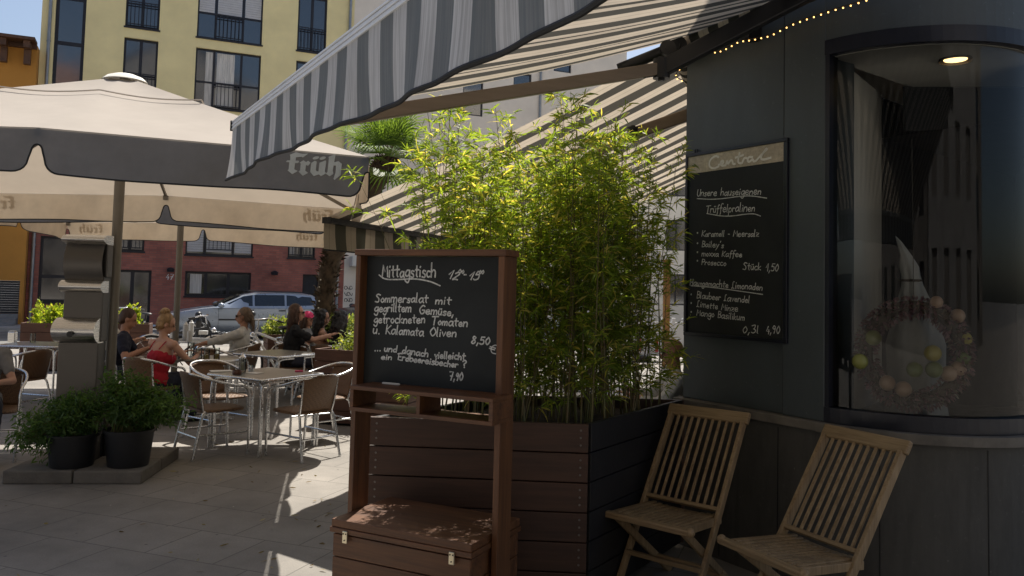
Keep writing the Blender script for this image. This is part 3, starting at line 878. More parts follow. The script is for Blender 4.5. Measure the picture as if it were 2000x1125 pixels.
for px in (15, 60):
    u = fuv(px, 110)[0]; mb = MB(); mb.frame_box(f1(u - .1, zr - .5, .13), SD * .2, -SN * .2, (0, 0, .74)); mb.frame_box(f1(u - .1, zr - .0, .332), SD * .2, -SN * .3, (0, 0, .24)); mb.build('bracket', MT['eave'], ohouse, world=True)

# pale house far up the street, behind the bamboo
ph = thing('pale_house', 'pale sunlit house far up the street seen past the awnings', 'house', (9.5, 47, 0))
mb = MB()
fpp = lambda u, z, d=0: Vector((5.0 + u * .98, 46 - u * .2 - d, z))
PH = [(1.2 + 2.4 * i, 2.3 + 2.4 * i, .9 + 3 * k, 2.6 + 3 * k) for i in range(5) for k in range(4)]
wall_holes(mb, 0, 14, -.2, 13, PH, fpt=fpp)
mb.poly([fpp(0, -.2), fpp(0, 13), fpp(0, 13, -8), fpp(0, -.2, -8)]); mb.poly([fpp(0, 13), fpp(14, 13), fpp(14, 13, -8), fpp(0, 13, -8)])
mb.build('wall', MT['white_r'], ph, world=True)
for a, b, c, d in PH: window(ph, a, b, c, d, (0, .5, 1), fpt=fpp, back=.08)

# invented block behind the camera, added for bounce light and window reflections
ob = thing('added_opposite_house', 'invented long grey brown house behind the camera, only seen in reflections', 'house', (0, -19, 0))
fo = lambda u, z, d=0: Vector((22 - u, -17 + d, z))
OH = [(2 + 3.4 * i, 3.4 + 3.4 * i, .9 + 3.1 * k, 2.7 + 3.1 * k) for i in range(15) for k in range(5)]
mb = MB(); wall_holes(mb, 0, 54, -.2, 17, OH, fpt=fo)
mb.poly([fo(0, -.2, -9), fo(0, 17, -9), fo(0, 17), fo(0, -.2)]); mb.poly([fo(54, -.2), fo(54, 17), fo(54, 17, -9), fo(54, -.2, -9)])
mb.build('wall', MT['taupe'], ob, world=True)
mb = MB(); mb.poly([fo(-.5, 16.9, .5), fo(54.5, 16.9, .5), fo(54.5, 21.5, -5), fo(-.5, 21.5, -5)]); mb.poly([fo(54.5, 16.9, -10), fo(-.5, 16.9, -10), fo(-.5, 21.5, -5), fo(54.5, 21.5, -5)]); mb.build('roof', MT['brick'], ob, world=True)
mb = MB()
for a, b, c, d in OH: mb.poly([fo(a, c, -.12), fo(b, c, -.12), fo(b, d, -.12), fo(a, d, -.12)])
wo = mb.build('window', MT['pane'], ob, world=True); wo['kind'] = 'stuff'

gh = thing('added_gabled_house', 'invented grey gabled house behind the camera, added for window reflections', 'house', (8, -13, 0))  # invented unseen house, set where the yellow house's panes mirror it
gx, gy = Vector((.98, .17, 0)), Vector((-.17, .98, 0))
fg = lambda u, z, d=0: Vector((8, -13, 0)) + gx * (u - 7) + gy * d + Vector((0, 0, z))
GH = [(1 + 3.2 * i, 2.3 + 3.2 * i, 1 + 3.2 * k, 2.9 + 3.2 * k) for i in range(4) for k in range(6)]
mb = MB(); wall_holes(mb, 0, 14, -.2, 19.5, GH, fpt=fg)
mb.poly([fg(0, 19.5), fg(14, 19.5), fg(7, 24.5)])
mb.poly([fg(0, -.2, -9), fg(0, 19.5, -9), fg(0, 19.5), fg(0, -.2)]); mb.poly([fg(14, -.2), fg(14, 19.5), fg(14, 19.5, -9), fg(14, -.2, -9)])
mb.build('wall', MT['greige'], gh, world=True)
mb = MB(); mb.poly([fg(-.4, 19.3, .3), fg(7, 24.7, .3), fg(7, 24.7, -9), fg(-.4, 19.3, -9)]); mb.poly([fg(7, 24.7, .3), fg(14.4, 19.3, .3), fg(14.4, 19.3, -9), fg(7, 24.7, -9)]); mb.build('roof', MT['taupe'], gh, world=True)
mb = MB()
for a, b, c, d in GH: mb.poly([fg(a, c, -.12), fg(b, c, -.12), fg(b, d, -.12), fg(a, d, -.12)])
wo = mb.build('window', MT['taupe'], gh, world=True); wo['kind'] = 'stuff'

# ------------------------------------------------------------------ the café on the right
Z = Vector((0, 0, 1))
W = at(1338, 450, 5.5); W.z = 0
WD = Vector((.55, -.835, 0)).normalized()          # chamfered wall, away from the corner
WN = Vector((-.835, -.55, 0)).normalized()         # out of that wall
F2 = Vector((.40, .92, 0)).normalized()            # the other front, going back from W
F2N = Vector((-.92, .40, 0)).normalized()
LP = 1.08                                          # length of the flat wall
P1 = W + WD * LP
RC = .75
CC = P1 - WN * RC                                  # centre of the rounded corner
A0 = math.atan2(WN.y, WN.x)                        # angle of P1 seen from CC
ARC = math.radians(118)
def arc(t, dr=0.0, z=0.0):
    a = A0 + ARC * t
    return Vector((CC.x + math.cos(a) * (RC + dr), CC.y + math.sin(a) * (RC + dr), z))
P2 = arc(1); E2 = Vector((-math.sin(A0 + ARC), math.cos(A0 + ARC), 0))
P3 = P2 + E2 * 9
W2 = W + F2 * 16
BACK = W2 + Vector((10, 2, 0))
ZS, ZT, ZU = .95, 3.06, 3.42                       # plinth top, window top, underside of upper floors
cafe = thing('cafe_building', 'blue grey café with a rounded dark framed corner window', 'café', W)
mb = MB()       # painted flat wall, with a shallow recessed panel
def wq(s, z, d=0): return W + WD * s + WN * d + Z * z
sp0, sp1 = 0.0, .80
mb.frame_box(wq(0, ZS, -.25), WD * .80, WN * .25, Z * (ZU - ZS))
mb.frame_box(wq(.82, ZS, -.25), WD * (LP - .82 + .02), WN * .275, Z * (ZU - ZS))
mb.frame_box(wq(.79, ZS, -.25), WD * .04, WN * .24, Z * (ZU - ZS))
mb.build('wall', MT['bluegrey'], cafe, world=True, bevel=.006)
mb = MB()       # the front towards the other street
mb.frame_box(W + Z * 0 - F2N * .25 + F2 * .002, F2 * 16, F2N * .25, Z * ZU)
mb.build('side_wall', MT['bluegrey'], cafe, world=True)
mb = MB()
n = 28
mb.frame_box(wq(0, 0, -.25), WD * LP, WN * .29, Z * (ZS - .05))
rows = [[arc(i / n, .04, z) for i in range(n + 1)] for z in (0, ZS - .05)]
mb.grid(rows)
mb.frame_box(P2 - Z * 0, E2 * 9, arc(1, .04) - arc(1, 0), Z * (ZS - .05))
mb.build('plinth', MT['plinth'], cafe, world=True, bevel=.004)
mb = MB()       # joints of the stone facing
for s in (.36, .80): mb.frame_box(wq(s, .02, .0385), WD * .006, WN * .003, Z * (ZS - .09))
for a in (.20, .52, .84):
    q0, q1 = arc(a, .0385), arc(a + .003, .0385); mb.frame_box(q0 + Z * .02, q1 - q0, arc(a, .042) - q0, Z * (ZS - .09))
mb.build('joint', MT['black'], cafe, world=True)
mb = MB()
mb.frame_box(wq(-.03, ZS - .05, -.2), WD * (LP + .03), WN * .27, Z * .05)
for i in range(n):
    a, b = i / n, (i + 1) / n
    mb.poly([arc(a, .075, ZS - .05), arc(b, .075, ZS - .05), arc(b, .075, ZS), arc(a, .075, ZS)])
    mb.poly([arc(a, -.1, ZS), arc(a, .075, ZS), arc(b, .075, ZS), arc(b, -.1, ZS)])
    mb.poly([arc(a, .04, ZS - .05), arc(b, .04, ZS - .05), arc(b, .075, ZS - .05), arc(a, .075, ZS - .05)])
mb.build('ledge', MT['ledge'], cafe, world=True, bevel=.004)
mb = MB()       # dark curved window frame
def arcbox(mb, t0, t1, r0, r1, z0, z1, k=28):
    for i in range(k):
        a, b = t0 + (t1 - t0) * i / k, t0 + (t1 - t0) * (i + 1) / k
        mb.poly([arc(a, r1, z0), arc(b, r1, z0), arc(b, r1, z1), arc(a, r1, z1)])
        mb.poly([arc(a, r0, z1), arc(a, r1, z1), arc(b, r1, z1), arc(b, r0, z1)])
        mb.poly([arc(b, r0, z0), arc(b, r1, z0), arc(a, r1, z0), arc(a, r0, z0)])
        mb.poly([arc(b, r0, z0), arc(a, r0, z0), arc(a, r0, z1), arc(b, r0, z1)])
    mb.poly([arc(t0, r0, z0), arc(t0, r1, z0), arc(t0, r1, z1), arc(t0, r0, z1)])
    mb.poly([arc(t1, r1, z0), arc(t1, r0, z0), arc(t1, r0, z1), arc(t1, r1, z1)])
arcbox(mb, .0, 1, -.06, .025, ZS + .002, ZS + .085)
arcbox(mb, .0, 1, -.06, .025, ZT - .055, ZT + .03)
arcbox(mb, .003, .028, -.062, .022, ZS + .085, ZT - .055, 3)
arcbox(mb, .96, .995, -.062, .022, ZS + .085, ZT - .055, 3)
wf = mb.build('window', MT['navy'], cafe, world=True)
mb = MB()
mb.grid([[arc(.02 + .95 * i / 40, -.02, z) for i in range(41)] for z in (ZS + .07, ZT - .04)])
mb.build('pane', MT['shopglass'], wf, world=True, smooth=60)
mb = MB(); arcbox(mb, -.002, 1.002, -.2, .02, ZT + .03, ZU); mb.frame_box(P2, E2 * 9, arc(1, .02) - arc(1, -.2), Z * ZU); mb.build('fascia', MT['bluegrey'], cafe, world=True)
# shop window niche: white cheek and ceiling, then the dark room
IN = -WN
mb = MB()
c0 = P1 + IN * .06 + WD * .02; c1 = at(1722, 560, 5.5); c1.z = 0
ax = (c1 - c0); nx = Vector((ax.y, -ax.x, 0)).normalized()
mb.frame_box(Vector((c0.x, c0.y, ZS + .01)), ax, -nx * .04, Z * (ZT - ZS - .05))
mb.build('niche_cheek', MT['reveal'], cafe, world=True)
mb = MB()       # ceiling over the niche, floor under it
ring = [arc(i / 20, -.03) for i in range(21)]
bk = [Vector((CC.x + 1.2, CC.y + .1, 0)), Vector((CC.x + .35, CC.y + .28, 0)), Vector((c1.x - .02, c1.y - .35, 0))]
for zz, th in ((ZT - .06, .05),):
    pts = [(p.x, p.y) for p in ring + bk]
    mb.prism(pts, (0, 0, zz), (1, 0, 0), (0, 1, 0), (0, 0, th))
mb.build('niche_ceiling', MT['reveal'], cafe, world=True)
mb = MB()
pts = [(p.x, p.y) for p in ring + [Vector((CC.x + 1.2, CC.y + .3, 0)), Vector((c1.x, c1.y, 0))]]
mb.prism(pts, (0, 0, ZS - .04), (1, 0, 0), (0, 1, 0), (0, 0, .045))
mb.build('niche_floor', MT['navy'], cafe, world=True)
mb = MB()       # the room behind, closed and dark
mb.poly([(c1.x, c1.y, .0), (9, 11, 0), (9, 11, 3.0), (c1.x, c1.y, 3.0)])
mb.poly([(9, 11, 0), (10.5, 6, 0), (10.5, 6, 3.0), (9, 11, 3.0)])
mb.poly([(c1.x, c1.y, 2.72), (9, 11, 2.72), (10.5, 6, 2.72), (P2.x, P2.y, 2.72)])
mb.poly([(c1.x, c1.y, .02), (9, 11, .02), (10.5, 6, .02), (P2.x, P2.y, .02)])
mb.frame_box((c1.x + .02, c1.y - .3, 2.72), (1.6, -.15, 0), (0, .04, 0), Z * .29)
mb.build('room', MT['darkroom'], cafe, world=True)
mb = MB()
q = at(1866, 77, 4.55); q.z = ZT - .065
mb.lathe([(.085, -.012), (.085, .002), (.062, .002), (.06, .02)], 24, q)
sp = mb.build('ceiling_spot', MT['steel_d'], cafe, world=True, smooth=40)
mb = MB(); mb.lathe([(.001, -.004), (.06, -.004), (.06, .0)], 24, q); mb.build('bulb', MT['spot'], sp, world=True)
for px, py, Y in ((1864, 243, 6.6), (1898, 147, 6.0)):
    mb = MB(); mb.sphere(at(px, py, Y), .022, 12, 8); mb.build('lamp', MT['spot'], cafe, world=True, smooth=60)
mb = MB()       # upper storeys
foot = [(p.x, p.y) for p in [W2, W + WN * .012 + F2N * .012] + [arc(i / 14, .012) for i in range(15)] + [P3, BACK]]
mb.prism(foot, (0, 0, ZU), (1, 0, 0), (0, 1, 0), (0, 0, 11.5))
mb.build('upper_storeys', MT['cream'], cafe, world=True)

# ------------------------------------------------------------------ awnings
def awning(name, label, K, KE, R, RE, drop, lean, seed, hem=True, cloth='stripe', vcloth='stripe_v', railm='awn_white'):
    """K..KE front rail, R..RE roller; sloping cloth with a hanging valance"""
    rnd = random.Random(seed)
    t = thing(name, label, 'awning', R)
    bd = (KE - K).normalized(); L = (KE - K).length; L2 = (RE - R).length
    nu, nv = 60, 14
    rows, uvs = [], []
    for i in range(nu + 1):
        a, ua = K + (KE - K) * (i / nu), L * i / nu
        b = R + (RE - R) * (i / nu)
        row, uv = [], []
        for j in range(nv + 1):
            s = j / nv
            p = a.lerp(b, s); p.z -= .045 * math.sin(math.pi * s) * (1 + .25 * math.sin(i * .9)) - .02
            row.append(p); uv.append((ua, s * 3))
        rows.append(row); uvs.append(uv)
    mb = MB(); mb.grid(rows, uvs=uvs); mb.build('cloth', MT[cloth], t, world=True, smooth=80)
    # front rail
    out = bd.cross(Z).normalized()
    if out.dot(K - R) < 0: out = -out
    mb = MB()
    for k in range(5): mb.frame_box(K + out * (.012 - .003 * (k % 2)) - Z * (.018 - .0088 * k), bd * L, -out * .07, Z * .0082)
    rl = mb.build('front_rail', MT[railm], t, world=True, bevel=.003)
    mb = MB(); mb.frame_box(K - bd * .012 + out * .016 - Z * .022, bd * .012, -out * .08, Z * .05); mb.build('end_cap', MT['pipe_trim'], rl, world=True)
    # valance
    rows, uvs, hemp = [], [], []
    m = int(L / .025)
    for i in range(m + 1):
        u = L * i / m
        d, ln = drop(u), lean(u)
        w = .014 * math.sin(u * 7.3 + seed) + .005 * math.sin(u * 23 + 2 * seed)
        top = K + bd * u + out * .006 - Z * .018
        row, uv = [], []
        for j in range(7):
            s = j / 6
            p = top - Z * d * s * math.cos(ln * s) + out * (-d * s * math.sin(ln * s) + w * s * s)
            if i < 6: p += -bd * (.11 * s * s) * (1 - i / 6) * (hem is True)
            row.append(p); uv.append((u, d * s))
        rows.append(row); uvs.append(uv); hemp.append(row[-1])
    mb = MB(); mb.grid(rows, uvs=uvs); va = mb.build('valance', MT[vcloth], t, world=True, smooth=80)
    mb = MB(); mb.tube(hemp, .007, 6); mb.build('piping', MT['pipe_trim'], va, world=True)
    # roller with cloth wound on it, dark end disc, wall brackets
    mb = MB(); rd = (RE - R).normalized(); k = 80
    rows, uvs = [], []
    x = rd.cross(Z).normalized()
    for i in range(k + 1):
        u = L2 * i / k
        rows.append([R + rd * u + (x * math.cos(a) + Z * math.sin(a)) * .065 for a in [2 * math.pi * j / 16 for j in range(17)]])
        uvs.append([(u * 1.0, j * .02) for j in range(17)])
    mb.grid(rows, uvs=uvs); mb.build('roller', MT['stripe'], t, world=True, smooth=60)
    mb = MB(); mb.tube([R - rd * .03, R], .07, 16); mb.tube([R - rd * .045, R - rd * .03], .03, 12); mb.build('roller_end', MT['black'], t, world=True, smooth=40)
    for u in (.5, 2.2, 3.9): mb = MB(); mb.frame_box(R + rd * u - out * .02 - Z * .13, rd * .07, -out * .16, Z * .10); mb.build('bracket', MT['black'], t, world=True)
    return t, bd, out, rd

K = at(457, 247, 4.0)
d1 = on(788, 0, K.z) - K; d1.z = 0; d1.normalize()
R1 = at(1342, 78, 5.42)
# the valance swings up in the breeze towards us: its hanging depth along the rail
_on = d1.cross(Z).normalized(); VU, VD = [], []
for px, py in ((462, 343), (500, 322), (560, 293), (600, 276), (650, 254), (700, 232), (740, 215), (800, 190), (860, 165), (940, 122), (1000, 90), (1100, 38), (1190, 0)):
    q = hit(px, py, K, _on); VU.append((q - K).dot(d1)); VD.append(K.z - .018 - q.z)
KE, RE1 = K + d1 * 4.7, R1 + (on(1500, 14, R1.z) - R1).normalized() * 4.7
aw1, bd1, out1, rd1 = awning('striped_awning', 'grey striped awning overhead with a drooping valance nearest the camera', K, KE, R1, RE1,
       lambda u: float(np.interp(u, VU, VD)), lambda u: .0, 3)
def arm(t, p, e, q, h=.072, w=.05, um='black'):
    mb = MB(); mb.bar(e, q, w, h); fa = mb.build('forearm', MT['awn_arm'], t, world=True, bevel=.008)
    mb = MB(); mb.bar(p, e, .06, .10); mb.build('upper_arm', MT[um], t, world=True, bevel=.01)
    mb = MB(); mb.tube([e - Z * .06, e + Z * .055], .05, 14); mb.tube([e - Z * .075, e + Z * .07], .02, 10)
    mb.tube([e + (q - e).normalized() * .02 + Z * .03, e + (q - e).normalized() * .12 + Z * .03], .012, 6); mb.tube([e + (q - e).normalized() * .02 - Z * .03, e + (q - e).normalized() * .12 - Z * .03], .012, 6)
    mb.build('elbow', MT['black'], t, world=True, smooth=40)
E1 = at(1292, 134, 4.75)
arm(aw1, at(1600, -26, 4.35), E1, at(476, 262, 3.95))
mb = MB(); q1 = at(1303, 97, 4.9); mb.tube([q1, q1 + Vector((-.28, .1, -.1))], .035, 12); mb.lathe([(.001, 0), (.05, 0), (.05, .03), (.001, .03)], 16, q1, R=Matrix.Rotation(math.radians(80), 3, 'X')); mb.build('motor_tube', MT['black'], aw1, world=True, smooth=40)

K2 = at(634, 431, 6.55)
R2 = at(1322, 92, 5.3)
b2 = Vector((.33, .945, 0)).normalized()
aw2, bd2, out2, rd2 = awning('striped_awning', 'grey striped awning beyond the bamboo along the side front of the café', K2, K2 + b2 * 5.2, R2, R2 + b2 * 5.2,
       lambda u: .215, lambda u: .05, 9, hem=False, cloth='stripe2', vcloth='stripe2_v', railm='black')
arm(aw2, R2 + b2 * 1.3 - Z * .15, at(1236, 262, 6.6), K2 + b2 * 2.2 - Z * .06 + out2 * -.1, .06, .045, 'awn_arm')

# ------------------------------------------------------------------ parasols
FRUEH = [[(200, 205), (330, 150), (460, 190), (540, 190), (600, 185), (480, 275), (460, 255), (335, 265), (330, 340), (390, 340), (405, 365), (380, 395), (322, 395), (310, 530), (385, 570), (270, 640), (165, 545), (190, 530), (200, 370), (125, 360), (155, 325), (215, 330), (215, 235)],
         [(415, 385), (498, 335), (556, 378), (598, 348), (650, 395), (602, 462), (556, 440), (545, 570), (608, 620), (495, 680), (400, 580), (432, 560), (442, 405)],
         [(668, 400), (742, 352), (782, 375), (768, 560), (790, 590), (828, 590), (842, 400), (972, 352), (985, 380), (965, 600), (1000, 640), (885, 700), (840, 660), (730, 695), (650, 600), (664, 425)],
         [(1030, 275), (1165, 220), (1182, 240), (1160, 400), (1250, 375), (1328, 440), (1310, 690), (1180, 800), (1155, 770), (1195, 640), (1202, 480), (1150, 470), (1135, 580), (1152, 660), (1070, 710), (988, 650), (1022, 610), (1042, 300)]] + \
        [[(cx + 70 * math.cos(t) , cy + 34 * math.sin(t) - .18 * 70 * math.cos(t)) for t in [2 * math.pi * i / 14 for i in range(14)]] for cx, cy in ((762, 290), (908, 300))]
def parasol(name, label, loc, yaw, letters):
    t = thing(name, label, 'parasol', loc, yaw, 'large square café parasols')
    s, e, dr, az = 2.09, 2.6, .067, 3.45
    rim = []
    for k in range(8):
        c = [(0, -1), (1, -1), (1, 0), (1, 1), (0, 1), (-1, 1), (-1, 0), (-1, -1)][k]
        rim.append(Vector((c[0] * s, c[1] * s, e - (dr if c[0] and c[1] else 0))))
    ap = Vector((0, 0, az))
    mb = MB()
    for k in range(8):
        a, b = rim[k], rim[(k + 1) % 8]
        n = 10
        rows = []
        for i in range(n + 1):
            r = i / n
            if i == 0: r = .045
            row = []
            for j in range(9):
                p = ap.lerp(a.lerp(b, j / 8), r)
                p.z -= .030 * math.sin(math.pi * j / 8) * math.sin(math.pi * min(1, r * 1.02)) + .05 * math.sin(math.pi * r) * .3
                row.append(p)
            rows.append(row)
        mb.grid([list(r) for r in rows])
    cn = mb.build('canopy', MT['cream_fab'], t, smooth=20)
    for k in range(8):
        a, b = rim[k], rim[(k + 1) % 8]
        for r in (.37,):
            pts = []
            for j in range(9):
                p = ap.lerp(a.lerp(b, j / 8), r); p.z += -.030 * math.sin(math.pi * j / 8) * math.sin(math.pi * r * 1.02) + .05 * math.sin(math.pi * r) * .3 + .002
                pts.append(p)
            mb = MB(); mb.tube(pts, .006, 5); mb.build('seam', MT['cream_fab'], cn, smooth=60)
    mb = MB()
    prof = [(.19, az - .045), (.15, az - .008), (.09, az + .015), (.03, az + .024), (.001, az + .024)]
    mb.lathe(prof, 24); mb.build('vent_cap', MT['white_r'], cn, smooth=60)
    # valance flaps, one per half side, rounded bottom corners next to each rib end
    for k in range(8):
        a, b = rim[k], rim[(k + 1) % 8]
        L = (b - a).length; d = (b - a).normalized()
        o = Vector((d.y, -d.x, 0)).normalized()
        us = sorted(set([0, .012, .02, .028, .036, .045, .055, .07, .09, .115, .14] + [L - x for x in (0, .012, .02, .028, .036, .045, .055, .07, .09, .115, .14)] + [L * i / 24 for i in range(3, 22)]))
        rows, bot = [], []
        for u in us:
            x = min(u, L - u)
            if x <= .03: D = .125 - .035 * math.sqrt(max(0, 1 - (x / .03) ** 2)) + .02
            elif x < .05: D = .145 + (x - .03) / .02 * .065
            elif x < .14: D = .21 + .082 * math.sqrt(max(0, 1 - ((.14 - x) / .09) ** 2))
            else: D = .292
            ph = k * 1.7
            D += .010 * math.sin(u * 3.1 + ph) * min(1, x / .2)
            wv = .020 * math.sin(u * 4.3 + ph) + .010 * math.sin(u * 9.7 + 2 * ph)
            row = []
            for j in range(6):
                q = j / 5
                p = a + d * u - Z * D * q + o * (.006 + wv * q * q * min(1, x / .15))
                row.append(p)
            rows.append(row); bot.append(row[-1])
        mb = MB(); mb.grid([list(r) for r in zip(*rows)][::-1])
        fl = mb.build('valance_flap', MT['val_fab'], t, smooth=70)
        mb = MB(); mb.tube(bot, .006, 5); mb.build('piping', MT['pipe_trim'], fl)
        # the brewery lettering, broad pen strokes, on the outer face near the corner
        if k in letters:
            toward = 1 if k in (0, 2, 4, 6) else -1        # corner lies at the far / near end of this flap
            wl, hl = .375, .165
            x0 = (L - .18 - wl) if toward == 1 else .20
            zb0 = (a + d * (x0 + wl / 2)).z - .165
            lm = MB()
            def pos(X, Y, lift):
                u = x0 + (X - 120) / 1210 * wl
                zz = zb0 + (630 - (Y - .0875 * (X - 120))) / 1210 * wl
                pt = a + d * u; qd = (pt.z - zz) / .292
                x = min(u, L - u); ph = k * 1.7
                wv = .020 * math.sin(u * 4.3 + ph) + .010 * math.sin(u * 9.7 + 2 * ph)
                return Vector((pt.x, pt.y, zz)) + o * (.006 + wv * qd * qd + lift)
            for si, st in enumerate(FRUEH): lm.poly([pos(X, Y, .007 + .0002 * si) for X, Y in st])
            lm.build('lettering', MT['letter'], fl)
    # ribs, struts, pole, runner
    for k in range(8):
        mb = MB(); mb.bar(ap - Z * .08, rim[k] - Z * .02, .022, .032); rb = mb.build('rib', MT['pole'], t)
        mb = MB(); m_ = ap.lerp(rim[k], .42) - Z * .05; mb.bar(Vector((0, 0, 2.86)) + Vector((m_.x, m_.y, 0)).normalized() * .06, m_, .018, .026); mb.build('strut', MT['pole'], rb)
        mb = MB(); mb.box(rim[k] - Z * .03 - Vector((rim[k].x, rim[k].y, 0)).normalized() * .03, (.05, .05, .05)); mb.build('rib_end', MT['pole'], rb)
    mb = MB(); mb.tube([(0, 0, 0.05), (0, 0, az - .02)], .044, 16); mb.build('pole', MT['pole'], t, smooth=40)
    mb = MB(); mb.tube([(0, 0, 2.78), (0, 0, 2.92)], .075, 16); mb.build('runner', MT['pole'], t, smooth=40)
    mb = MB(); mb.tube([(0, 0, 0.02), (0, 0, .3)], .06, 16); mb.box((0, 0, .055), (.5, .5, .02)); mb.build('base_plate', MT['black'], t)
    return t
para = parasol('parasol', 'large cream square parasol on the left, nearest the camera', (-3.50, 7.25, 0), .216, (0, 7, 4, 3))
# its neighbour stands one canopy further back
yv = Vector((-math.sin(.216), math.cos(.216), 0)); xv = Vector((math.cos(.216), math.sin(.216), 0))
p2 = Vector((-3.5, 7.25, 0)) + yv * 4.60 + xv * -.26
para2 = copy_tree(para, p2, .216, 'cream square parasol behind the near one, its pole beside the seated guests')

# slab stack that holds the near parasol down
sl_ = thing('concrete_slab', 'grey concrete slab base with two black pots on it', 'slab', (-3.5, 7.2, 0), .03)
zs = .10
pa, pb_, pc_ = on(33, 941, 0), on(268, 938, 0), on(318, 884, .1)
mb = MB()
for i in range(2):
    for j in range(2): mb.frame_box(Vector((-.53 + i * .535, -.45 + j * .505, 0)), (.525, 0, 0), (0, .495, 0), (0, 0, .105))
mb.build('slab', MT['concrete'], sl_, bevel=.012)
sl_.location = (-3.50, 7.07, 0); sl_.rotation_euler = (0, 0, .10)

# stainless column heater by the pole
ht = thing('heater_column', 'tall stepped stainless steel column beside the parasol pole', 'heater', (-3.66, 7.02, 0), .06)
def hood(prof, w, name, m, par):
    mb = MB()
    rows = [[Vector((x, y, z)) for y, z in prof] for x in (-w / 2, w / 2)]
    mb.grid(rows)
    mb.poly([r for r in rows[0]]); mb.poly([r for r in rows[1]][::-1])
    return mb.build(name, MT[m], par, smooth=50)
mb = MB(); mb.box((0, .05, .55), (.33, .16, 1.1)); mb.build('housing', MT['steel_d'], ht, bevel=.01)
mb = MB(); mb.box((.012, .06, 1.38), (.325, .13, .56)); mb.box((.03, .06, 1.82), (.325, .11, .34)); mb.build('chimney_plate', MT['steel_d'], ht, bevel=.008)
def curl(z0, z1, d, y0=-.03):
    pts = [(y0 + .1, z0)]
    for i in range(13):
        a = math.pi * i / 12
        pts.append((y0 - d * math.sin(a) ** .7, z0 + (z1 - z0) * (i / 12)))
    pts.append((y0 + .1, z1))
    return pts
for z0, z1, d, dx in ((1.09, 1.30, .10, -.01), (1.52, 1.62, .06, .012), (1.93, 2.01, .10, .035)):
    o_ = hood(curl(z0, z1, d), .35, 'hood', 'steel', ht); o_.location = (dx, 0, 0)
mb = MB()
rows = []
for x in (-.16, .16): rows.append([Vector((x + .02, -.02 - .05 * math.sin(math.pi * i / 10), 1.62 + .31 * i / 10)) for i in range(11)])
mb.grid(rows); mb.build('reflector', MT['steel_d'], ht, smooth=60)
mb = MB(); mb.lathe([(.001, .0), (.022, .0), (.026, .012), (.001, .014)], 16, (-.02, -.135, 1.17), R=Matrix.Rotation(math.radians(90), 3, 'X')); mb.build('badge', MT['black'], ht, smooth=40)
mb = MB(); mb.box((0, .05, .02), (.42, .36, .04)); mb.build('foot_plate', MT['black'], ht, bevel=.006)

# ------------------------------------------------------------------ chalkboard stand with its chest
ZL = .55
c_fl, c_fr, c_br = on(652, 1012, ZL), on(920, 1062, ZL), on(1013, 1010, ZL)
CX = (c_fr - c_fl); TW = CX.length; CX.normalize()
CY = Vector((-CX.y, CX.x, 0)); TD = .46
chest_yaw = math.atan2(CX.y, CX.x)
c0_ = c_fl.copy(); c0_.z = 0
chest = thing('wooden_chest', 'red brown wooden chest with two steel latches under the chalkboard', 'chest', c0_, chest_yaw)
mb = MB()
zz = [0.012, .13, .255, .38, .485]
for i in range(4):
    mb.frame_box((0, 0, zz[i]), (TW, 0, 0), (0, .022, 0), (0, 0, zz[i + 1] - zz[i] - .004))
    mb.frame_box((0, TD - .022, zz[i]), (TW, 0, 0), (0, .022, 0), (0, 0, zz[i + 1] - zz[i] - .004))
mb.build('plank_wall', MT['stain'], chest, bevel=.003)
for x in (0.0, TW - .022):
    mb = MB()
    for i in range(4): mb.frame_box((x + .001, .0225, zz[i]), (.02, 0, 0), (0, TD - .045, 0), (0, 0, zz[i + 1] - zz[i] - .004))
    mb.build('side_wall', MT['stain'], chest, bevel=.003)
mb = MB(); mb.frame_box((-.012, -.014, .490), (TW + .024, 0, 0), (0, TD + .02, 0), (0, 0, .024)); mb.frame_box((-.006, -.008, .5145), (TW + .012, 0, 0), (0, TD + .012, 0), (0, 0, .0355))
mb.build('lid', MT['stain'], chest, bevel=.003)
for px, py in ((679, 1030), (887, 1064)):
    p = hit(px, py, c_fl, CY); lx = (p - c_fl).dot(CX)
    mb = MB(); mb.frame_box((lx - .014, -.022, .452), (.028, 0, 0), (0, .008, 0), (0, 0, .055)); la = mb.build('latch', MT['hinge'], chest, bevel=.003)
    mb = MB()
    for dx, dz in ((-.007, .495), (.007, .495), (0, .466)): mb.sphere((lx + dx, -.023, dz), .0032, 8, 6)
    mb.build('screw', MT['black'], la)

stand = thing('chalkboard_stand', 'tall chalkboard in a red brown wooden frame with an open shelf', 'chalkboard', c0_, chest_yaw)
tocal = lambda p: Vector(((p - c0_).dot(CX), (p - c0_).dot(CY), p.z))
PY0 = .16                                            # front edge of the posts
PD = .13
XL, XR = -.03, TW + .001
yref = c0_ + CY * PY0
top = hit(850, 487, yref, CY).z
zsh = hit(840, 768, c0_ + CY * (PY0 - .14), CY).z
# posts
mb = MB(); mb.frame_box((XL - .028 + .012, PY0, 0), (.028, 0, 0), (0, PD, 0), (0, 0, top - .03)); mb.build('post', MT['stain_v'], stand, bevel=.003)
mb = MB(); mb.frame_box((XR + .013, PY0, 0), (.03, 0, 0), (0, PD, 0), (0, 0, top - .03)); mb.build('post', MT['stain_v'], stand, bevel=.003)
mb = MB(); mb.frame_box((XL - .022, PY0 - .006, top - .0298), (XR + .045 - XL + .028, 0, 0), (0, PD + .012, 0), (0, 0, .030)); mb.build('top_rail', MT['stain'], stand, bevel=.003)
BY = PY0 + .055
mb = MB(); mb.frame_box((XL + .0125, BY, zsh - .02), (XR - XL, 0, 0), (0, .012, 0), (0, 0, top - .032 - zsh + .02)); bd_ = mb.build('slate_panel', MT['slate'], stand)
bp = (c0_ + CY * (BY - .001), CX, Z, -CY)
mb = ('chalk_writing', MT['chalk'], bd_)
cw = .0068
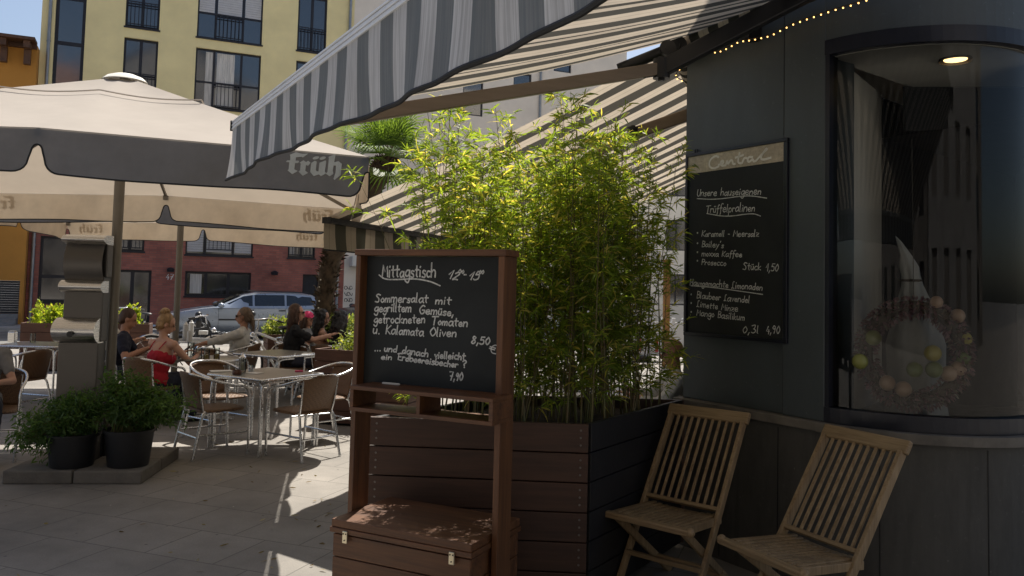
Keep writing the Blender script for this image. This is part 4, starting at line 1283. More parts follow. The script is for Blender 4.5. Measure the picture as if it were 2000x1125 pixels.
write(mb, 'Mittagstisch', bp, (747, 541), (851, 541), 25, cw + .001, 1, .04)
stroke_px(mb, [(741, 537), (752, 546), (780, 546), (810, 544), (840, 549), (860, 558)], bp, cw)
write(mb, '12', bp, (874, 544), (894, 546), 16, cw, 2, .3)
write(mb, '00', bp, (896, 534), (906, 534), 7, cw * .8, 2)
write(mb, '-', bp, (906, 543), (911, 543), 14, cw, 2)
write(mb, '15', bp, (915, 546), (934, 547), 17, cw, 3, .3)
write(mb, '00', bp, (936, 535), (945, 535), 7, cw * .8, 3)
write(mb, 'Sommersalat', bp, (733, 590), (835, 591), 17, cw, 4)
write(mb, 'mit', bp, (851, 594), (880, 595), 15, cw, 5)
write(mb, 'gegrilltem', bp, (732, 609), (803, 609), 17, cw, 6)
write(mb, 'Gemüse,', bp, (819, 612), (886, 617), 17, cw, 7)
write(mb, 'getrockneten', bp, (731, 631), (830, 631), 18, cw, 8)
write(mb, 'Tomaten', bp, (843, 634), (913, 638), 17, cw, 9)
write(mb, 'u.', bp, (729, 651), (742, 652), 18, cw, 10)
write(mb, 'Kalamata', bp, (754, 652), (827, 656), 18, cw, 11)
write(mb, 'Oliven', bp, (840, 656), (891, 658), 17, cw, 12)
write(mb, '8,50', bp, (921, 671), (956, 673), 15, cw, 13)
write(mb, '€', bp, (953, 687), (968, 692), 20, cw * .8, 14)
write(mb, '...', bp, (732, 685), (744, 685), 14, cw, 15)
write(mb, 'und', bp, (751, 686), (775, 688), 13, cw, 16)
write(mb, 'danach', bp, (786, 690), (836, 697), 14, cw, 17)
write(mb, 'vielleicht', bp, (849, 699), (908, 703), 14, cw, 18)
write(mb, 'ein', bp, (745, 702), (765, 703), 11, cw, 19)
write(mb, 'Erdbeereisbecher', bp, (777, 703), (894, 718), 13, cw, 20)
write(mb, '?', bp, (903, 718), (911, 718), 15, cw, 21)
write(mb, '7,90', bp, (878, 742), (904, 743), 15, cw, 22)
stroke_px(mb, [(778, 691), (785, 690)], bp, cw)
# open shelf under the board
sy0 = PY0 - .13
sh = MB()
sxl, sxr = [(hit(px, 768, c0_ + CY * sy0, CY) - c0_).dot(CX) for px in (683, 963)]
sh.frame_box((sxl, sy0, zsh - .0182), (sxr - sxl, 0, 0), (0, .185, 0), (0, 0, .018))
sh.frame_box((sxl, sy0, zsh - .118), (sxr - sxl, 0, 0), (0, .185, 0), (0, 0, .018))
for x in (sxl, (sxl + sxr) / 2 - .01, sxr - .02): sh.frame_box((x, sy0 + .001, zsh - .0998), (.02, 0, 0), (0, .183, 0), (0, 0, .0814))
sh.build('shelf', MT['stain'], stand, bevel=.002)
mb = MB(); mb.frame_box((sxl + .09, sy0 + .13, zsh + .0005), (.10, 0, 0), (0, .011, 0), (0, 0, .010))
ck = mb.build('chalk_stick', MT['white_r'], None, bevel=.003)
ck.location = c0_; ck.rotation_euler = (0, 0, chest_yaw)
tag(ck, 'white chalk stick lying on the shelf below the chalkboard', 'chalk')

# ------------------------------------------------------------------ big planter and bamboo
ZP = .95
Q0, Q1, Q2 = on(722, 812, ZP), on(1150, 827, ZP), on(1310, 775, ZP)
Q2 = W + WN * .046 + WD * .06; Q2.z = ZP
Q3 = Q0 + (Q2 - Q1) * .95
planter = thing('bamboo_planter', 'big dark brown plank planter holding the tall bamboo', 'planter', Vector((Q0.x, Q0.y, 0)))
def planter_box(par, c, ztop, nplk, matl, side, nails=True, zb=.03, th=.03):
    pts = [Vector((p.x, p.y, 0)) for p in c]
    h = (ztop - zb) / nplk
    for k in range(4):
        a, b = pts[k], pts[(k + 1) % 4]
        d = (b - a); L = d.length; d.normalize(); inn = Vector((-d.y, d.x, 0))
        if inn.dot(pts[(k + 2) % 4] - a) < 0: inn = -inn
        mb = MB()
        e = 0 if k % 2 == 0 else th + .002
        ang = math.atan2(d.y, d.x)
        R = Matrix.Rotation(-ang, 3, 'Z')
        for i in range(nplk): mb.frame_box((e, 0, zb + h * i), (L - 2 * e, 0, 0), (0, th if inn.dot(Vector((-d.y, d.x, 0))) > 0 else -th, 0), (0, 0, h - .006))
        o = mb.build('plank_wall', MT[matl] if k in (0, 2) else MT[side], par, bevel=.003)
        o.location = a - Vector(par.location) + Vector((0, 0, par.location.z)); o.location.z = 0; o.rotation_euler = (0, 0, ang)
        if nails and k == 0:
            for i in range(nplk):
                for x in (.04, L - .04):
                    for j in (.25, .5, .75): nb = MB(); nb.lathe([(.001, .003), (.005, .003), (.006, 0)], 10, (x, -.0005, zb + h * (i + j)), R=Matrix.Rotation(math.radians(90), 3, 'X')); nb.build('screw', MT['screw'], o)
    mb = MB(); cc = [Vector((p.x, p.y, ztop - .07)) for p in c]; mid = sum(cc, Vector()) / 4
    mb.poly([p.lerp(mid, .04) for p in cc]); mb.build('soil', MT['soil'], par, world=True)
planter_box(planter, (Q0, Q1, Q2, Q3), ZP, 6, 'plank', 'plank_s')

# ------------------------------------------------------------------ teak folding chairs
def teak_chair():
    t = thing('folding_chair', 'slatted teak folding chair', 'chair', (0, 0, 0), 0, 'teak folding chairs by the café wall')
    w = .507
    stile = lambda x, z: Vector((x, -.42 + .60 * (.94 - z) / .94, z))
    for sx in (-1, 1):
        x = sx * (w / 2 - .022)
        mb = MB(); a, b = stile(x, 0.0), stile(x, .915)
        mb.bar(a, b, .024, .045, up=(0, 1, 0)); mb.build('leg', MT['teak'], t, bevel=.004)
        x2 = sx * (w / 2 - .05)
        mb = MB(); mb.bar((x2, .225, .425), (x2, -.36, 0), .022, .042, up=(0, 1, 0)); mb.build('leg', MT['teak'], t, bevel=.004)
    mb = MB(); d = (stile(0, .94) - stile(0, .9)).normalized()
    mb.bar((-w / 2 - .006, -.42, .935), (w / 2 + .006, -.42, .935), .07, .03, up=stile(0, .9) - stile(0, .94) + Vector((0, .0, 0)) if False else (0, 1, 0.6))
    mb.build('top_rail', MT['teak_h'], t, bevel=.008)
    mb = MB(); mb.bar((-w / 2 + .03, stile(0, .47).y, .475), (w / 2 - .03, stile(0, .47).y, .475), .022, .035, up=(0, 1, .6)); mb.build('back_rail', MT['teak_h'], t, bevel=.003)
    n = 9
    for i in range(n):
        x = -w / 2 + .075 + (w - .15) * i / (n - 1)
        mb = MB(); mb.bar(stile(x, .48) , stile(x, .915), .016, .012, up=(0, 1, .6)); mb.build('back_slat', MT['teak'], t, bevel=.003)
    # seat: front bar with round ends, side rails, slats front to back
    mb = MB(); mb.bar((-w / 2 - .005, .262, .437), (w / 2 + .005, .262, .437), .045, .034)
    fb = mb.build('front_bar', MT['teak_h'], t, bevel=.008)
    mb = MB()
    for sx in (-1, 1): mb.sphere((sx * (w / 2 + .012), .262, .440), (.022, .026, .024), 14, 10)
    mb.build('knob', MT['teak_h'], fb, smooth=60)
    mb = MB()
    for sx in (-1, 1): mb.bar((sx * (w / 2 - .035), .24, .432), (sx * (w / 2 - .035), -.15, .415), .022, .04)
    mb.bar((-w / 2 + .046, -.14, .416), (w / 2 - .046, -.14, .416), .03, .03)
    mb.build('seat_frame', MT['teak'], t, bevel=.003)
    n = 11
    for i in range(n):
        x = -w / 2 + .062 + (w - .124) * i / (n - 1)
        dz = -.012 * (1 - ((i - 5) / 5) ** 2)
        mb = MB(); mb.bar((x, .239, .449 + dz * .3), (x, -.155, .436 + dz), .026, .012); mb.build('seat_slat', MT['teak'], t, bevel=.003)
    for z, y in ((.20, stile(0, .20).y), (.11, -.36 + .585 * .11 / .425)):
        mb = MB(); mb.bar((-w / 2 + .02, y + .03, z), (w / 2 - .02, y + .03, z), .030, .024); mb.build('stretcher', MT['teak_h'], t, bevel=.005)
    mb = MB(); mb.bar((-w / 2 + .03, -.20, .12), (w / 2 - .03, -.20, .12), .03, .024); mb.build('stretcher', MT['teak_h'], t, bevel=.005)
    return t
tc1 = teak_chair(); tc1.location = (.905, 4.565, 0); tc1.rotation_euler = (0, 0, 2.426)
tc1['label'] = 'teak folding chair next to the planter, under the café sign'
tc2 = copy_tree(tc1, (1.417, 3.975, 0), 2.028, 'teak folding chair beneath the rounded shop window')

# ------------------------------------------------------------------ rattan bistro chairs and metal tables
def rattan_chair():
    t = thing('bistro_chair', 'x', 'chair', (0, 0, 0), 0, 'rattan chairs with aluminium frames')
    r = .0125
    for sx in (-1, 1):
        mb = MB(); mb.tube([(sx * .225, .235, 0), (sx * .235, .225, .40)], r, 10)
        mb.tube([(sx * .225, .235, 0), (sx * .225, .235, .015)], r * 1.25, 10); mb.build('leg', MT['alu'], t, smooth=40)
        mb = MB(); mb.tube(chaikin([(sx * .225, -.30, 0), (sx * .205, -.225, .36), (sx * .19, -.20, .43), (sx * .18, -.10, .435)], 2), r, 10)
        mb.tube([(sx * .225, -.30, 0), (sx * .225, -.30, .015)], r * 1.25, 10); mb.build('leg', MT['alu'], t, smooth=40)
    loop = [(.235, .225, .40), (.238, .222, .58), (.245, .19, .645), (.255, .05, .67), (.262, -.08, .70), (.24, -.22, .745), (.15, -.30, .775), (0, -.325, .782)]
    pts = chaikin(loop + [(-x, y, z) for x, y, z in loop[-2::-1]], 2)
    mb = MB(); mb.tube(pts, r, 10)
    for sx in (-1, 1): mb.tube(chaikin([(sx * .19, -.20, .43), (sx * .20, -.23, .55), (sx * .205, -.255, .74)], 1), .009, 8)
    mb.build('arm_frame', MT['alu'], t, smooth=50)
    mb = MB()
    mb.tube([(-.215, -.26, .20), (.215, -.26, .20)], .009, 8); mb.tube([(-.23, .23, .22), (-.21, -.255, .22)], .009, 8); mb.tube([(.23, .23, .22), (.21, -.255, .22)], .009, 8)
    mb.build('stretcher', MT['alu'], t, smooth=40)
    # seat: rounded woven pad
    mb = MB()
    def sq(a, k):
        c, s_ = math.cos(a), math.sin(a)
        return (math.copysign(abs(c) ** .45, c) * .225 * k, math.copysign(abs(s_) ** .45, s_) * .225 * k)
    rows, uvs = [], []
    for k, z in ((.001, .452), (.5, .450), (.85, .448), (.97, .444), (1.0, .434), (.985, .422), (.9, .418), (.001, .418)):
        row = [];uv = []
        for i in range(33):
            x, y = sq(2 * math.pi * i / 32, k); row.append((x, y, z)); uv.append((x * 1.0 + .3, y + .3 + z))
        rows.append(row); uvs.append(uv)
    mb.grid(rows, uvs=uvs); mb.build('seat', MT['rattan'], t, smooth=50)
    # curved woven back, rolled over the rim
    rows, uvs = [], []
    for j in range(14):
        q = j / 13
        row, uv = [], []
        for i in range(25):
            a = (i / 24 - .5) * 2
            topz = .782 - .030 * a * a
            yb = -.325 + .085 * a * a * 1.0
            x = a * (.185 + .035 * q)
            if q < .8:
                s = q / .8; z = .44 + (topz + .012 - .44) * s; y = (-.205 + .01 * a * a) * (1 - s) + (yb - .016) * s
            else:
                s = (q - .8) / .2; an = math.pi * s; z = topz + .012 * math.cos(an * .5) * 1.2 - .03 * s; y = yb - .016 + .034 * s
            row.append((x, y, z)); uv.append((x + .5, q * .40))
        rows.append(row); uvs.append(uv)
    mb = MB(); mb.grid(rows, uvs=uvs); b = mb.build('backrest', MT['rattan'], t, smooth=70)
    so_ = b.modifiers.new('thick', 'SOLIDIFY'); so_.thickness = .012; so_.offset = 0
    return t
rc = rattan_chair(); used = [0]
def chair_at(x, y, fx, fy, label):
    rz = math.atan2(-fx, fy)
    if used[0] == 0:
        rc.location = (x, y, 0); rc.rotation_euler = (0, 0, rz); rc['label'] = label; used[0] = 1
        return rc
    return copy_tree(rc, (x, y, 0), rz, label)
def square_table():
    t = thing('bistro_table', 'x', 'table', (0, 0, 0), 0, 'square metal café tables')
    s = .40
    mb = MB()
    pts = []
    for k in range(4):
        cx, cy = [(1, 1), (-1, 1), (-1, -1), (1, -1)][k]
        for i in range(5):
            a = math.pi / 2 * k + math.pi / 2 * i / 4
            pts.append((cx * (s - .04) + .04 * math.cos(a), cy * (s - .04) + .04 * math.sin(a)))
    mb.prism(pts, (0, 0, .712), (1, 0, 0), (0, 1, 0), (0, 0, .024)); tp = mb.build('tabletop', MT['tabletop'], t, bevel=.003)
    mb = MB(); mb.tube([(x * 1.004, y * 1.004, .722) for x, y in pts], .014, 8, closed=True); mb.build('rim', MT['alu'], tp, smooth=50)
    for sx in (-1, 1):
        for sy in (-1, 1):
            mb = MB(); x, y = sx * .345, sy * .345
            mb.tube(chaikin([(sx * .10, y, .70), (x - sx * .05, y, .70), (x, y, .66), (x, y, .0)], 2), .0135, 10)
            mb.tube(chaikin([(x + sx * .012, sy * .10, .69), (x + sx * .012, y - sy * .02, .69), (x + sx * .012, y + sy * .027, .65), (x + sx * .012, y + sy * .027, .0)], 2), .0135, 10)
            mb.build('leg', MT['alu'], t, smooth=50)
    return t
tb = square_table()
def table_at(x, y, rz, label, first=False):
    if first:
        tb.location = (x, y, 0); tb.rotation_euler = (0, 0, rz); tb['label'] = label; return tb
    return copy_tree(tb, (x, y, 0), rz, label)
T1 = table_at(-2.43, 8.28, -.56, 'square metal table nearest the camera with a sugar jar on it', True)
T2 = table_at(-2.98, 10.65, -.50, 'empty square metal table behind the sugar jar table')
T4 = table_at(-4.75, 12.6, -.2, 'square metal table with white dispensers in front of the man in white')
T5 = table_at(-6.35, 11.15, .10, 'square metal table at the left edge with a napkin holder')
T7 = table_at(-2.25, 12.55, -.4, 'square metal table between the women by the shrub planter')
T8 = table_at(.72, 7.55, .1, 'square metal table behind the bamboo with a frosted candle glass')
mb = MB()
rt = thing('round_table', 'round metal table with drinks beside the woman in the red top', 'table', (-3.52, 9.75, 0))
mb.lathe([(.001, .735), (.33, .735), (.345, .73), (.35, .72), (.345, .71), (.001, .71)], 40); mb.build('tabletop', MT['tabletop'], rt, smooth=40)
mb = MB(); mb.tube([(0, 0, .03), (0, 0, .71)], .035, 14); mb.build('column', MT['alu'], rt, smooth=40)
for k in range(4):
    a = k * math.pi / 2 + .3; mb = MB(); mb.bar((0, 0, .05), (.28 * math.cos(a), .28 * math.sin(a), .02), .04, .03); mb.build('leg', MT['alu'], rt)

CH_LIST = [
    (-2.80, 7.93, .72, .69, 'rattan chair at the left front of the sugar jar table, its back to the camera'),
    (-1.97, 7.93, -.80, .60, 'rattan chair at the right front of the sugar jar table, nearest the chalkboard'),
    (-3.03, 8.72, .82, -.57, 'rattan chair at the far left of the sugar jar table'),
    (-1.98, 8.80, -.72, -.69, 'rattan chair at the far right of the sugar jar table, against the plank planter'),
    (-3.62, 10.45, .80, -.15, 'pale backed chair left of the empty table, in front of the man in white'),
    (-3.05, 11.45, .10, -1, 'chair on the far side of the empty table, in front of the woman in black'),
    (-3.98, 9.28, .35, .94, 'rattan chair under the woman in the red top'),
    (-4.95, 9.97, .9, .3, 'rattan chair under the man in the navy shirt'),
    (-5.62, 11.3, .95, -.1, 'rattan chair under the guest in white behind the parasol poles'),
    (-3.80, 11.45, -.98, .1, 'rattan chair under the man with a ponytail'),
    (-3.12, 12.15, .9, .3, 'rattan chair under the brown haired woman in black'),
    (-3.28, 12.75, .95, -.4, 'rattan chair under the guest in a pink cap'),
    (-2.88, 12.02, .85, .5, 'rattan chair under the woman with dark curls'),
    (-2.52, 11.78, .3, 1, 'rattan chair under the guest with long black hair'),
    (-4.66, 7.47, .45, -.94, 'rattan chair under the woman at the left edge'),
    (-5.78, 9.75, -.97, .25, 'rattan chair turned sideways by the left table, its back to the steel column'),
    (-6.6, 10.45, .5, .85, 'rattan chair tucked under the near side of the left table'),
    (1.50, 7.0, -.94, .3, 'rattan chair under the bald man'),
]
for a in CH_LIST: chair_at(*a)

# ------------------------------------------------------------------ things on the tables
def jar(name, label, cat, p, h, r, m, lid=None, fill=None):
    t = thing(name, label, cat, p)
    mb = MB(); mb.lathe([(.001, 0), (r * .92, 0), (r, .01), (r * .96, h * .9), (r * .9, h), (r * .86, h), (r * .9, h * .88), (r * .93, .012), (.001, .012)], 20); mb.build('body', MT[m], t, smooth=40)
    if fill: mb = MB(); mb.lathe([(.001, .014), (r * .88, .014), (r * .88, h * fill), (.001, h * fill)], 20); mb.build('filling', MT['white_r' if m == 'glass' and lid else 'juice'], t, smooth=40)
    if lid: mb = MB(); mb.lathe([(r * .95, h), (r * .97, h + .012), (.02, h + .03), (.012, h + .055), (.001, h + .055)], 20); mb.build('lid', MT[lid], t, smooth=40)
    return t
TZ = .738
jar('sugar_jar', 'glass sugar jar with a metal lid on the near square table', 'sugar jar', on(473, 726, TZ), .135, .036, 'glass', 'chrome', .7)
jar('ashtray', 'small brown ceramic bowl beside the sugar jar', 'bowl', on(463, 731, TZ), .04, .045, 'wine')
jar('pepper_pot', 'little steel pot right of the sugar jar', 'pot', on(490, 725, TZ), .06, .024, 'chrome')
def card(name, label, cat, p, sx, sy, rz, m, h=.004):
    mb = MB(); mb.box((0, 0, h / 2 + .001), (sx, sy, h)); o = mb.build(name, MT[m], None); o.location = p; o.rotation_euler = (0, 0, rz); tag(o, label, cat)
card('menu_card', 'white menu card lying on the left of the near table', 'menu', on(432, 725, TZ), .21, .15, .5, 'paper')
card('lighter', 'pink lighter on the right edge of the near table', 'lighter', on(584, 726, TZ), .08, .03, .2, 'pink', .012)
card('napkin', 'white napkin under the pepper pot on the near table', 'napkin', on(497, 729, TZ), .14, .12, -.3, 'paper', .003)
for k, (px, py, h, r, lb) in enumerate(((403, 704, .13, .035, 'tall glass of yellow juice on the round table, left one'), (423, 703, .14, .033, 'glass of yellow juice nearest the ponytailed man'), (388, 700, .12, .04, 'half empty glass in the middle of the round table'))):
    jar('drinking_glass', lb, 'glass', on(px, py, TZ), h, r, 'glass', None, .5 if k < 2 else None)
jar('wine_carafe', 'clear glass carafe on the round table beside the red top woman', 'carafe', on(372, 699, TZ), .18, .04, 'glass', None, None)
card('plate', 'dark plate with food in front of the woman in red', 'plate', on(365, 705, TZ), .2, .2, .1, 'steel_d', .012)
for px, py, h, r, lb in ((362, 664, .22, .045, 'white menu holder on the dispenser table, leftmost'), (373, 656, .20, .04, 'round topped white dispenser on the table of the man in white'), (370, 668, .16, .04, 'white cup in front of the white dispensers'), (338, 660, .12, .05, 'white milk jug behind the woman in red')):
    jar('dispenser', lb, 'dispenser', on(px, py, TZ), h, r, 'white_p', 'white_p' if h > .18 else None)
card('ashtray', 'white square ashtray on the dispenser table', 'ashtray', on(397, 653, TZ), .14, .14, .3, 'white_p', .06)
t = thing('napkin_holder', 'steel napkin holder on the table at the left edge', 'napkin holder', on(24, 668, TZ))
mb = MB(); mb.box((0, 0, .07), (.10, .07, .14)); mb.build('holder', MT['steel'], t, bevel=.01)
mb = MB(); mb.box((0, 0, .142), (.08, .045, .03)); mb.build('napkins', MT['paper'], t)
jar('drinking_glass', 'empty glass on the table at the left edge', 'glass', on(64, 668, TZ), .12, .035, 'glass')
jar('candle_glass', 'frosted candle glass on the table behind the bamboo', 'candle glass', on(1306, 738, TZ), .13, .04, 'white_r')

# ------------------------------------------------------------------ plants
def leaf_mesh(name, P, D, L, Wd, m, parent, up=None, droop=.25, world=False):
    """P (n,3) bases, D (n,3) directions; every leaf is a pointed blade of its own"""
    n = len(P); D = D / np.linalg.norm(D, axis=1, keepdims=True)
    R = RNG.normal(size=(n, 3)); R[:, 2] += 0.0
    S = np.cross(D, R); S /= np.linalg.norm(S, axis=1, keepdims=True) + 1e-9
    Nn = np.cross(S, D)
    L = np.broadcast_to(L, (n,))[:, None]; Wd = np.broadcast_to(Wd, (n,))[:, None]
    dz = np.zeros((n, 3)); dz[:, 2] = -1
    base = P; m1 = P + D * L * .35 + dz * L * droop * .08; m2 = P + D * L * .72 + dz * L * droop * .42; tip = P + D * L + dz * L * droop
    V = np.stack([base, m1 + S * Wd * .5, m1 - S * Wd * .5, m2 + S * Wd * .36, m2 - S * Wd * .36, tip], 1).reshape(-1, 3)
    i = np.arange(n) * 6
    tri1 = np.stack([i, i + 1, i + 2], 1); quad = np.stack([i + 1, i + 3, i + 4, i + 2], 1); tri2 = np.stack([i + 3, i + 5, i + 4], 1)
    F_ = [tuple(x) for x in tri1.tolist()] + [tuple(x) for x in quad.tolist()] + [tuple(x) for x in tri2.tolist()]
    if world and parent is not None:
        V = V - np.array(parent.location)
    me = bpy.data.meshes.new(name); me.from_pydata(V.tolist(), [], F_); me.materials.append(MT[m]); me.update()
    o = bpy.data.objects.new(name, me); COL.objects.link(o); o.parent = parent
    return o
def rnd_dirs(n, zbias=0.0):
    d = RNG.normal(size=(n, 3)); d[:, 2] += zbias
    return d / np.linalg.norm(d, axis=1, keepdims=True)

# bamboo
bam = thing('bamboo', 'tall leafy bamboo growing out of the dark plank planter', 'bamboo', ((Q0 + Q1 + Q2 + Q3) / 4))
cm = MB(); LP_, LD_, LL_ = [], [], []
rnd = random.Random(5)
def culm(base, top, bow, leafy=1.0, zlo=.98, r0=.0055):
    base, top = Vector(base), Vector(top)
    pts = []
    for i in range(9):
        q = i / 8
        p = base.lerp(top, q) + bow * math.sin(math.pi * q) * .5 + bow * q * q * .5
        pts.append(p)
    cm.tube(pts, [r0 * (1 - .75 * i / 8) for i in range(9)], 5)
    H_ = (top - base).length
    k = 0.0
    nn = int(H_ / .085)
    for i in range(nn):
        q = (i + rnd.random()) / nn
        j = min(7, int(q * 8)); p = pts[j].lerp(pts[j + 1], q * 8 - j)
        if p.z < zlo: continue
        low = (p.z - zlo) / max(.2, top.z - zlo)
        if rnd.random() > leafy * (.62 + .6 * low): continue
        for b in range(rnd.choice((1, 2, 2))):
            a = rnd.uniform(0, 2 * math.pi)
            ln = rnd.uniform(.08, .26) * (1.15 - .5 * low)
            d = Vector((math.cos(a), math.sin(a), rnd.uniform(.2, 1.1))).normalized()
            e = p + d * ln
            cm.tube([p, p.lerp(e, .55) + Vector((0, 0, .012)), e], [.0016, .0013, .0008], 3, caps=False)
            for s in range(rnd.randint(12, 19)):
                qq = rnd.uniform(.35, 1.0); pp = p.lerp(e, qq)
                dd = (d * rnd.uniform(.3, 1.0) + Vector((rnd.gauss(0, .55), rnd.gauss(0, .55), rnd.gauss(-.12, .4))))
                LP_.append(tuple(pp)); LD_.append(tuple(dd)); LL_.append(rnd.uniform(.038, .092))
def foot(s, q, z=ZP - .08):
    a = Q0.lerp(Q1, s); b = Q3.lerp(Q2, s); p = a.lerp(b, q); p.z = z; return p
for i in range(135):
    s = rnd.random() ** .85; q = rnd.uniform(.10, .92)
    s = .03 + .95 * s
    b = foot(s, q)
    # taller in the middle, ragged
    hgt = 2.42 + .20 * math.sin(s * 9 + 1) + rnd.uniform(-.42, .16)
    if s > .75: hgt -= .12
    lo = .0 if s < .3 else -.14
    hi = .16 if s < .78 else .03
    t_ = b + Vector((min(hi, max(lo, rnd.gauss(0, .10))), rnd.gauss(0, .10), 0)); t_.z = hgt
    culm(b, t_, Vector((min(hi, max(lo, rnd.gauss(0, .10))), rnd.gauss(0, .08), 0)), 1.0 if s < .45 else .92, r0=rnd.uniform(.0035, .0065))
for px, py, Y in ((1090, 190, 4.9), (1120, 215, 4.9), (962, 205, 4.8), (885, 225, 4.8), (830, 218, 4.8), (1165, 245, 5.0), (1270, 262, 5.0), (1320, 300, 5.2)):
    t_ = at(px, py, Y); b = foot(min(.95, max(.05, (px - 770) / 480)), .5); culm(b, t_, Vector((.03, 0, 0)), 1.0, zlo=1.5)
# long canes arching out to the left, towards the parasol
for px, py, Y, s in ((668, 392, 4.5, .03), (715, 425, 4.45, .04), (775, 290, 4.6, .06), (765, 345, 4.5, .05)):
    t_ = at(px, py, Y); culm(foot(s, .3), t_, Vector((.14, 0, .30)), .16 if px < 730 else .6, zlo=1.95, r0=.003)
cm.build('canes', MT['culm'], bam, world=True, smooth=60)
LP_, LD_ = np.array(LP_), np.array(LD_)
leaf_mesh('foliage', LP_, LD_, np.array(LL_), np.array(LL_) * RNG.uniform(.10, .15, len(LL_)), 'bamboo', bam, droop=.22, world=True)

# herbs in black pots on the concrete slab
def pot_plant(p, r, h, label_pot, label_plant, blob, nleaf, size, gname):
    t = thing('flower_pot', label_pot, 'pot', p, 0, 'black pots on the concrete slab')
    mb = MB(); mb.lathe([(.001, 0), (r * .80, 0), (r * .82, .01), (r * .98, h * .93), (r * 1.06, h * .93), (r * 1.07, h), (r * .98, h), (r * .96, h * .88), (.001, h * .88)], 28); mb.build('pot', MT['pot'], t, smooth=35)
    mb = MB(); mb.lathe([(.001, h * .9), (r * .95, h * .885)], 20); mb.build('soil', MT['soil'], t)
    pl = thing('herb_bush', label_plant, 'plant', Vector(p) + Vector((0, 0, h * .9)))
    st = MB(); P, D, L = [], [], []
    for i in range(int(nleaf / 60 * 1.35)):
        a, e = RNG.uniform(0, 2 * math.pi), RNG.uniform(0, 1) ** .6
        c, rad = blob[RNG.integers(len(blob))]
        dv = rnd_dirs(1, .25)[0] * RNG.uniform(.45, 1.22)
        end = Vector(c) + Vector((dv[0] * rad[0], dv[1] * rad[1], dv[2] * rad[2]))
        root = Vector((RNG.normal() * r * .3, RNG.normal() * r * .3, 0))
        mid = root.lerp(end, .5) + Vector((0, 0, .06)); pts = chaikin([root, mid, end], 2)
        st.tube(pts, [.003 * (1 - .6 * k / (len(pts) - 1)) for k in range(len(pts))], 4, caps=False)
        for k in range(60):
            q = RNG.uniform(.35, 1); j = min(len(pts) - 2, int(q * (len(pts) - 1))); b_ = pts[j].lerp(pts[j + 1], q * (len(pts) - 1) - j)
            off = RNG.normal(size=3) * .036
            P.append((b_.x + off[0], b_.y + off[1], b_.z + off[2])); D.append(tuple(np.array(end - root) * .5 + RNG.normal(size=3) * .45)); L.append(RNG.uniform(.6, 1.2) * size)
    st.build('stems', MT['culm'], pl)
    leaf_mesh('foliage', np.array(P), np.array(D), np.array(L), np.array(L) * RNG.uniform(.18, .34, len(L)), 'herb', pl, droop=.3)
pA = on(140, 909, .105); pB = on(250, 908, .105); pC = on(182, 890, .105)
pot_plant(pB, .195, .30, 'black plastic pot on the right of the concrete slab', 'dark feathery herb in the right pot', [((.0, 0, .22), (.27, .25, .24)), ((.22, 0, .20), (.27, .22, .17)), ((-.08, 0, .32), (.17, .17, .18))], 5400, .055, '')
pot_plant(pA, .20, .27, 'black plastic pot on the left of the concrete slab', 'green leafy herb hanging over the left pot', [((-.10, 0, .12), (.27, .25, .19)), ((-.26, -.05, -.0), (.18, .18, .18)), ((.05, 0, .2), (.20, .2, .17))], 5400, .05, '')
pot_plant(pC + Vector((0.05, .25, 0)), .16, .28, 'black plastic pot half hidden behind the two others', 'sparse herb in the pot at the back', [((.0, 0, .15), (.2, .2, .2))], 1500, .05, '')

# plank planters round the terrace
def trough(label, A, B, depth, ztop, nplk, plants):
    A, B = Vector(A), Vector(B); A.z = B.z = 0
    d = (B - A).normalized(); n = Vector((-d.y, d.x, 0))
    t = thing('plank_planter', label, 'planter', A, 0, 'brown plank planters')
    planter_box(t, (A, B, B + n * depth, A + n * depth), ztop, nplk, 'rust', 'rust', nails=False)
    return t, d, n
def shrub(name, label, cat, A, d, n, a0, a1, depth, zb, hgt, cnt, size, m, spike=False, group=None):
    c = Vector(A) + d * (a0 + a1) / 2 + n * depth / 2; c.z = zb
    t = thing(name, label, cat, c, 0, group)
    st = MB(); P, D, L = [], [], []
    ns = max(6, int((a1 - a0) * 30))
    for i in range(ns):
        b = Vector(A) + d * RNG.uniform(a0, a1) + n * RNG.uniform(.08, depth - .05); b.z = zb
        hh = hgt * RNG.uniform(.55, 1.05)
        tp = b + Vector((RNG.normal() * .06, RNG.normal() * .06, hh))
        st.tube([b, b.lerp(tp, .5) + Vector((RNG.normal() * .02, 0, 0)), tp], [.004, .003, .0012], 4, caps=False)
        for k in range(cnt // ns):
            q = RNG.uniform(.15, 1) if not spike else RNG.uniform(.0, 1) ** 1.2
            p = b.lerp(tp, q); w = (.07 if not spike else .05 * (1.15 - q))
            P.append((p.x + RNG.normal() * w, p.y + RNG.normal() * w, p.z + RNG.normal() * .03))
            v = RNG.normal(size=3) * (.7 if not spike else .5); v[2] += .5 if not spike else .9
            D.append(tuple(v)); L.append(RNG.uniform(.6, 1.2) * size)
    st.build('stems', MT['culm'], t, world=True)
    leaf_mesh('foliage', np.array(P), np.array(D), np.array(L), np.array(L) * .36, m, t, droop=.15, world=True)
A, B = at(40, 634, 14.2), at(292, 637, 14.8)
zA = .84
tr, d, n = trough('long brown plank planter with lime green plants at the back left', A, B, .5, zA, 5, None)
LB = (Vector((B.x, B.y, 0)) - Vector((A.x, A.y, 0))).length
shrub('flowering_herbs', 'lime green spiky herbs above the long planter, left of the steel column', 'plant', (A.x, A.y, 0), d, n, .12, .95, .5, zA - .08, .42, 2600, .075, 'lime', True)
shrub('flowering_herbs', 'lime green plants between the two parasol poles', 'plant', (A.x, A.y, 0), d, n, 1.5, LB - .25, .5, zA - .08, .36, 2200, .075, 'lime', True)
A, B = at(524, 652, 13.3), at(770, 664, 14.2)
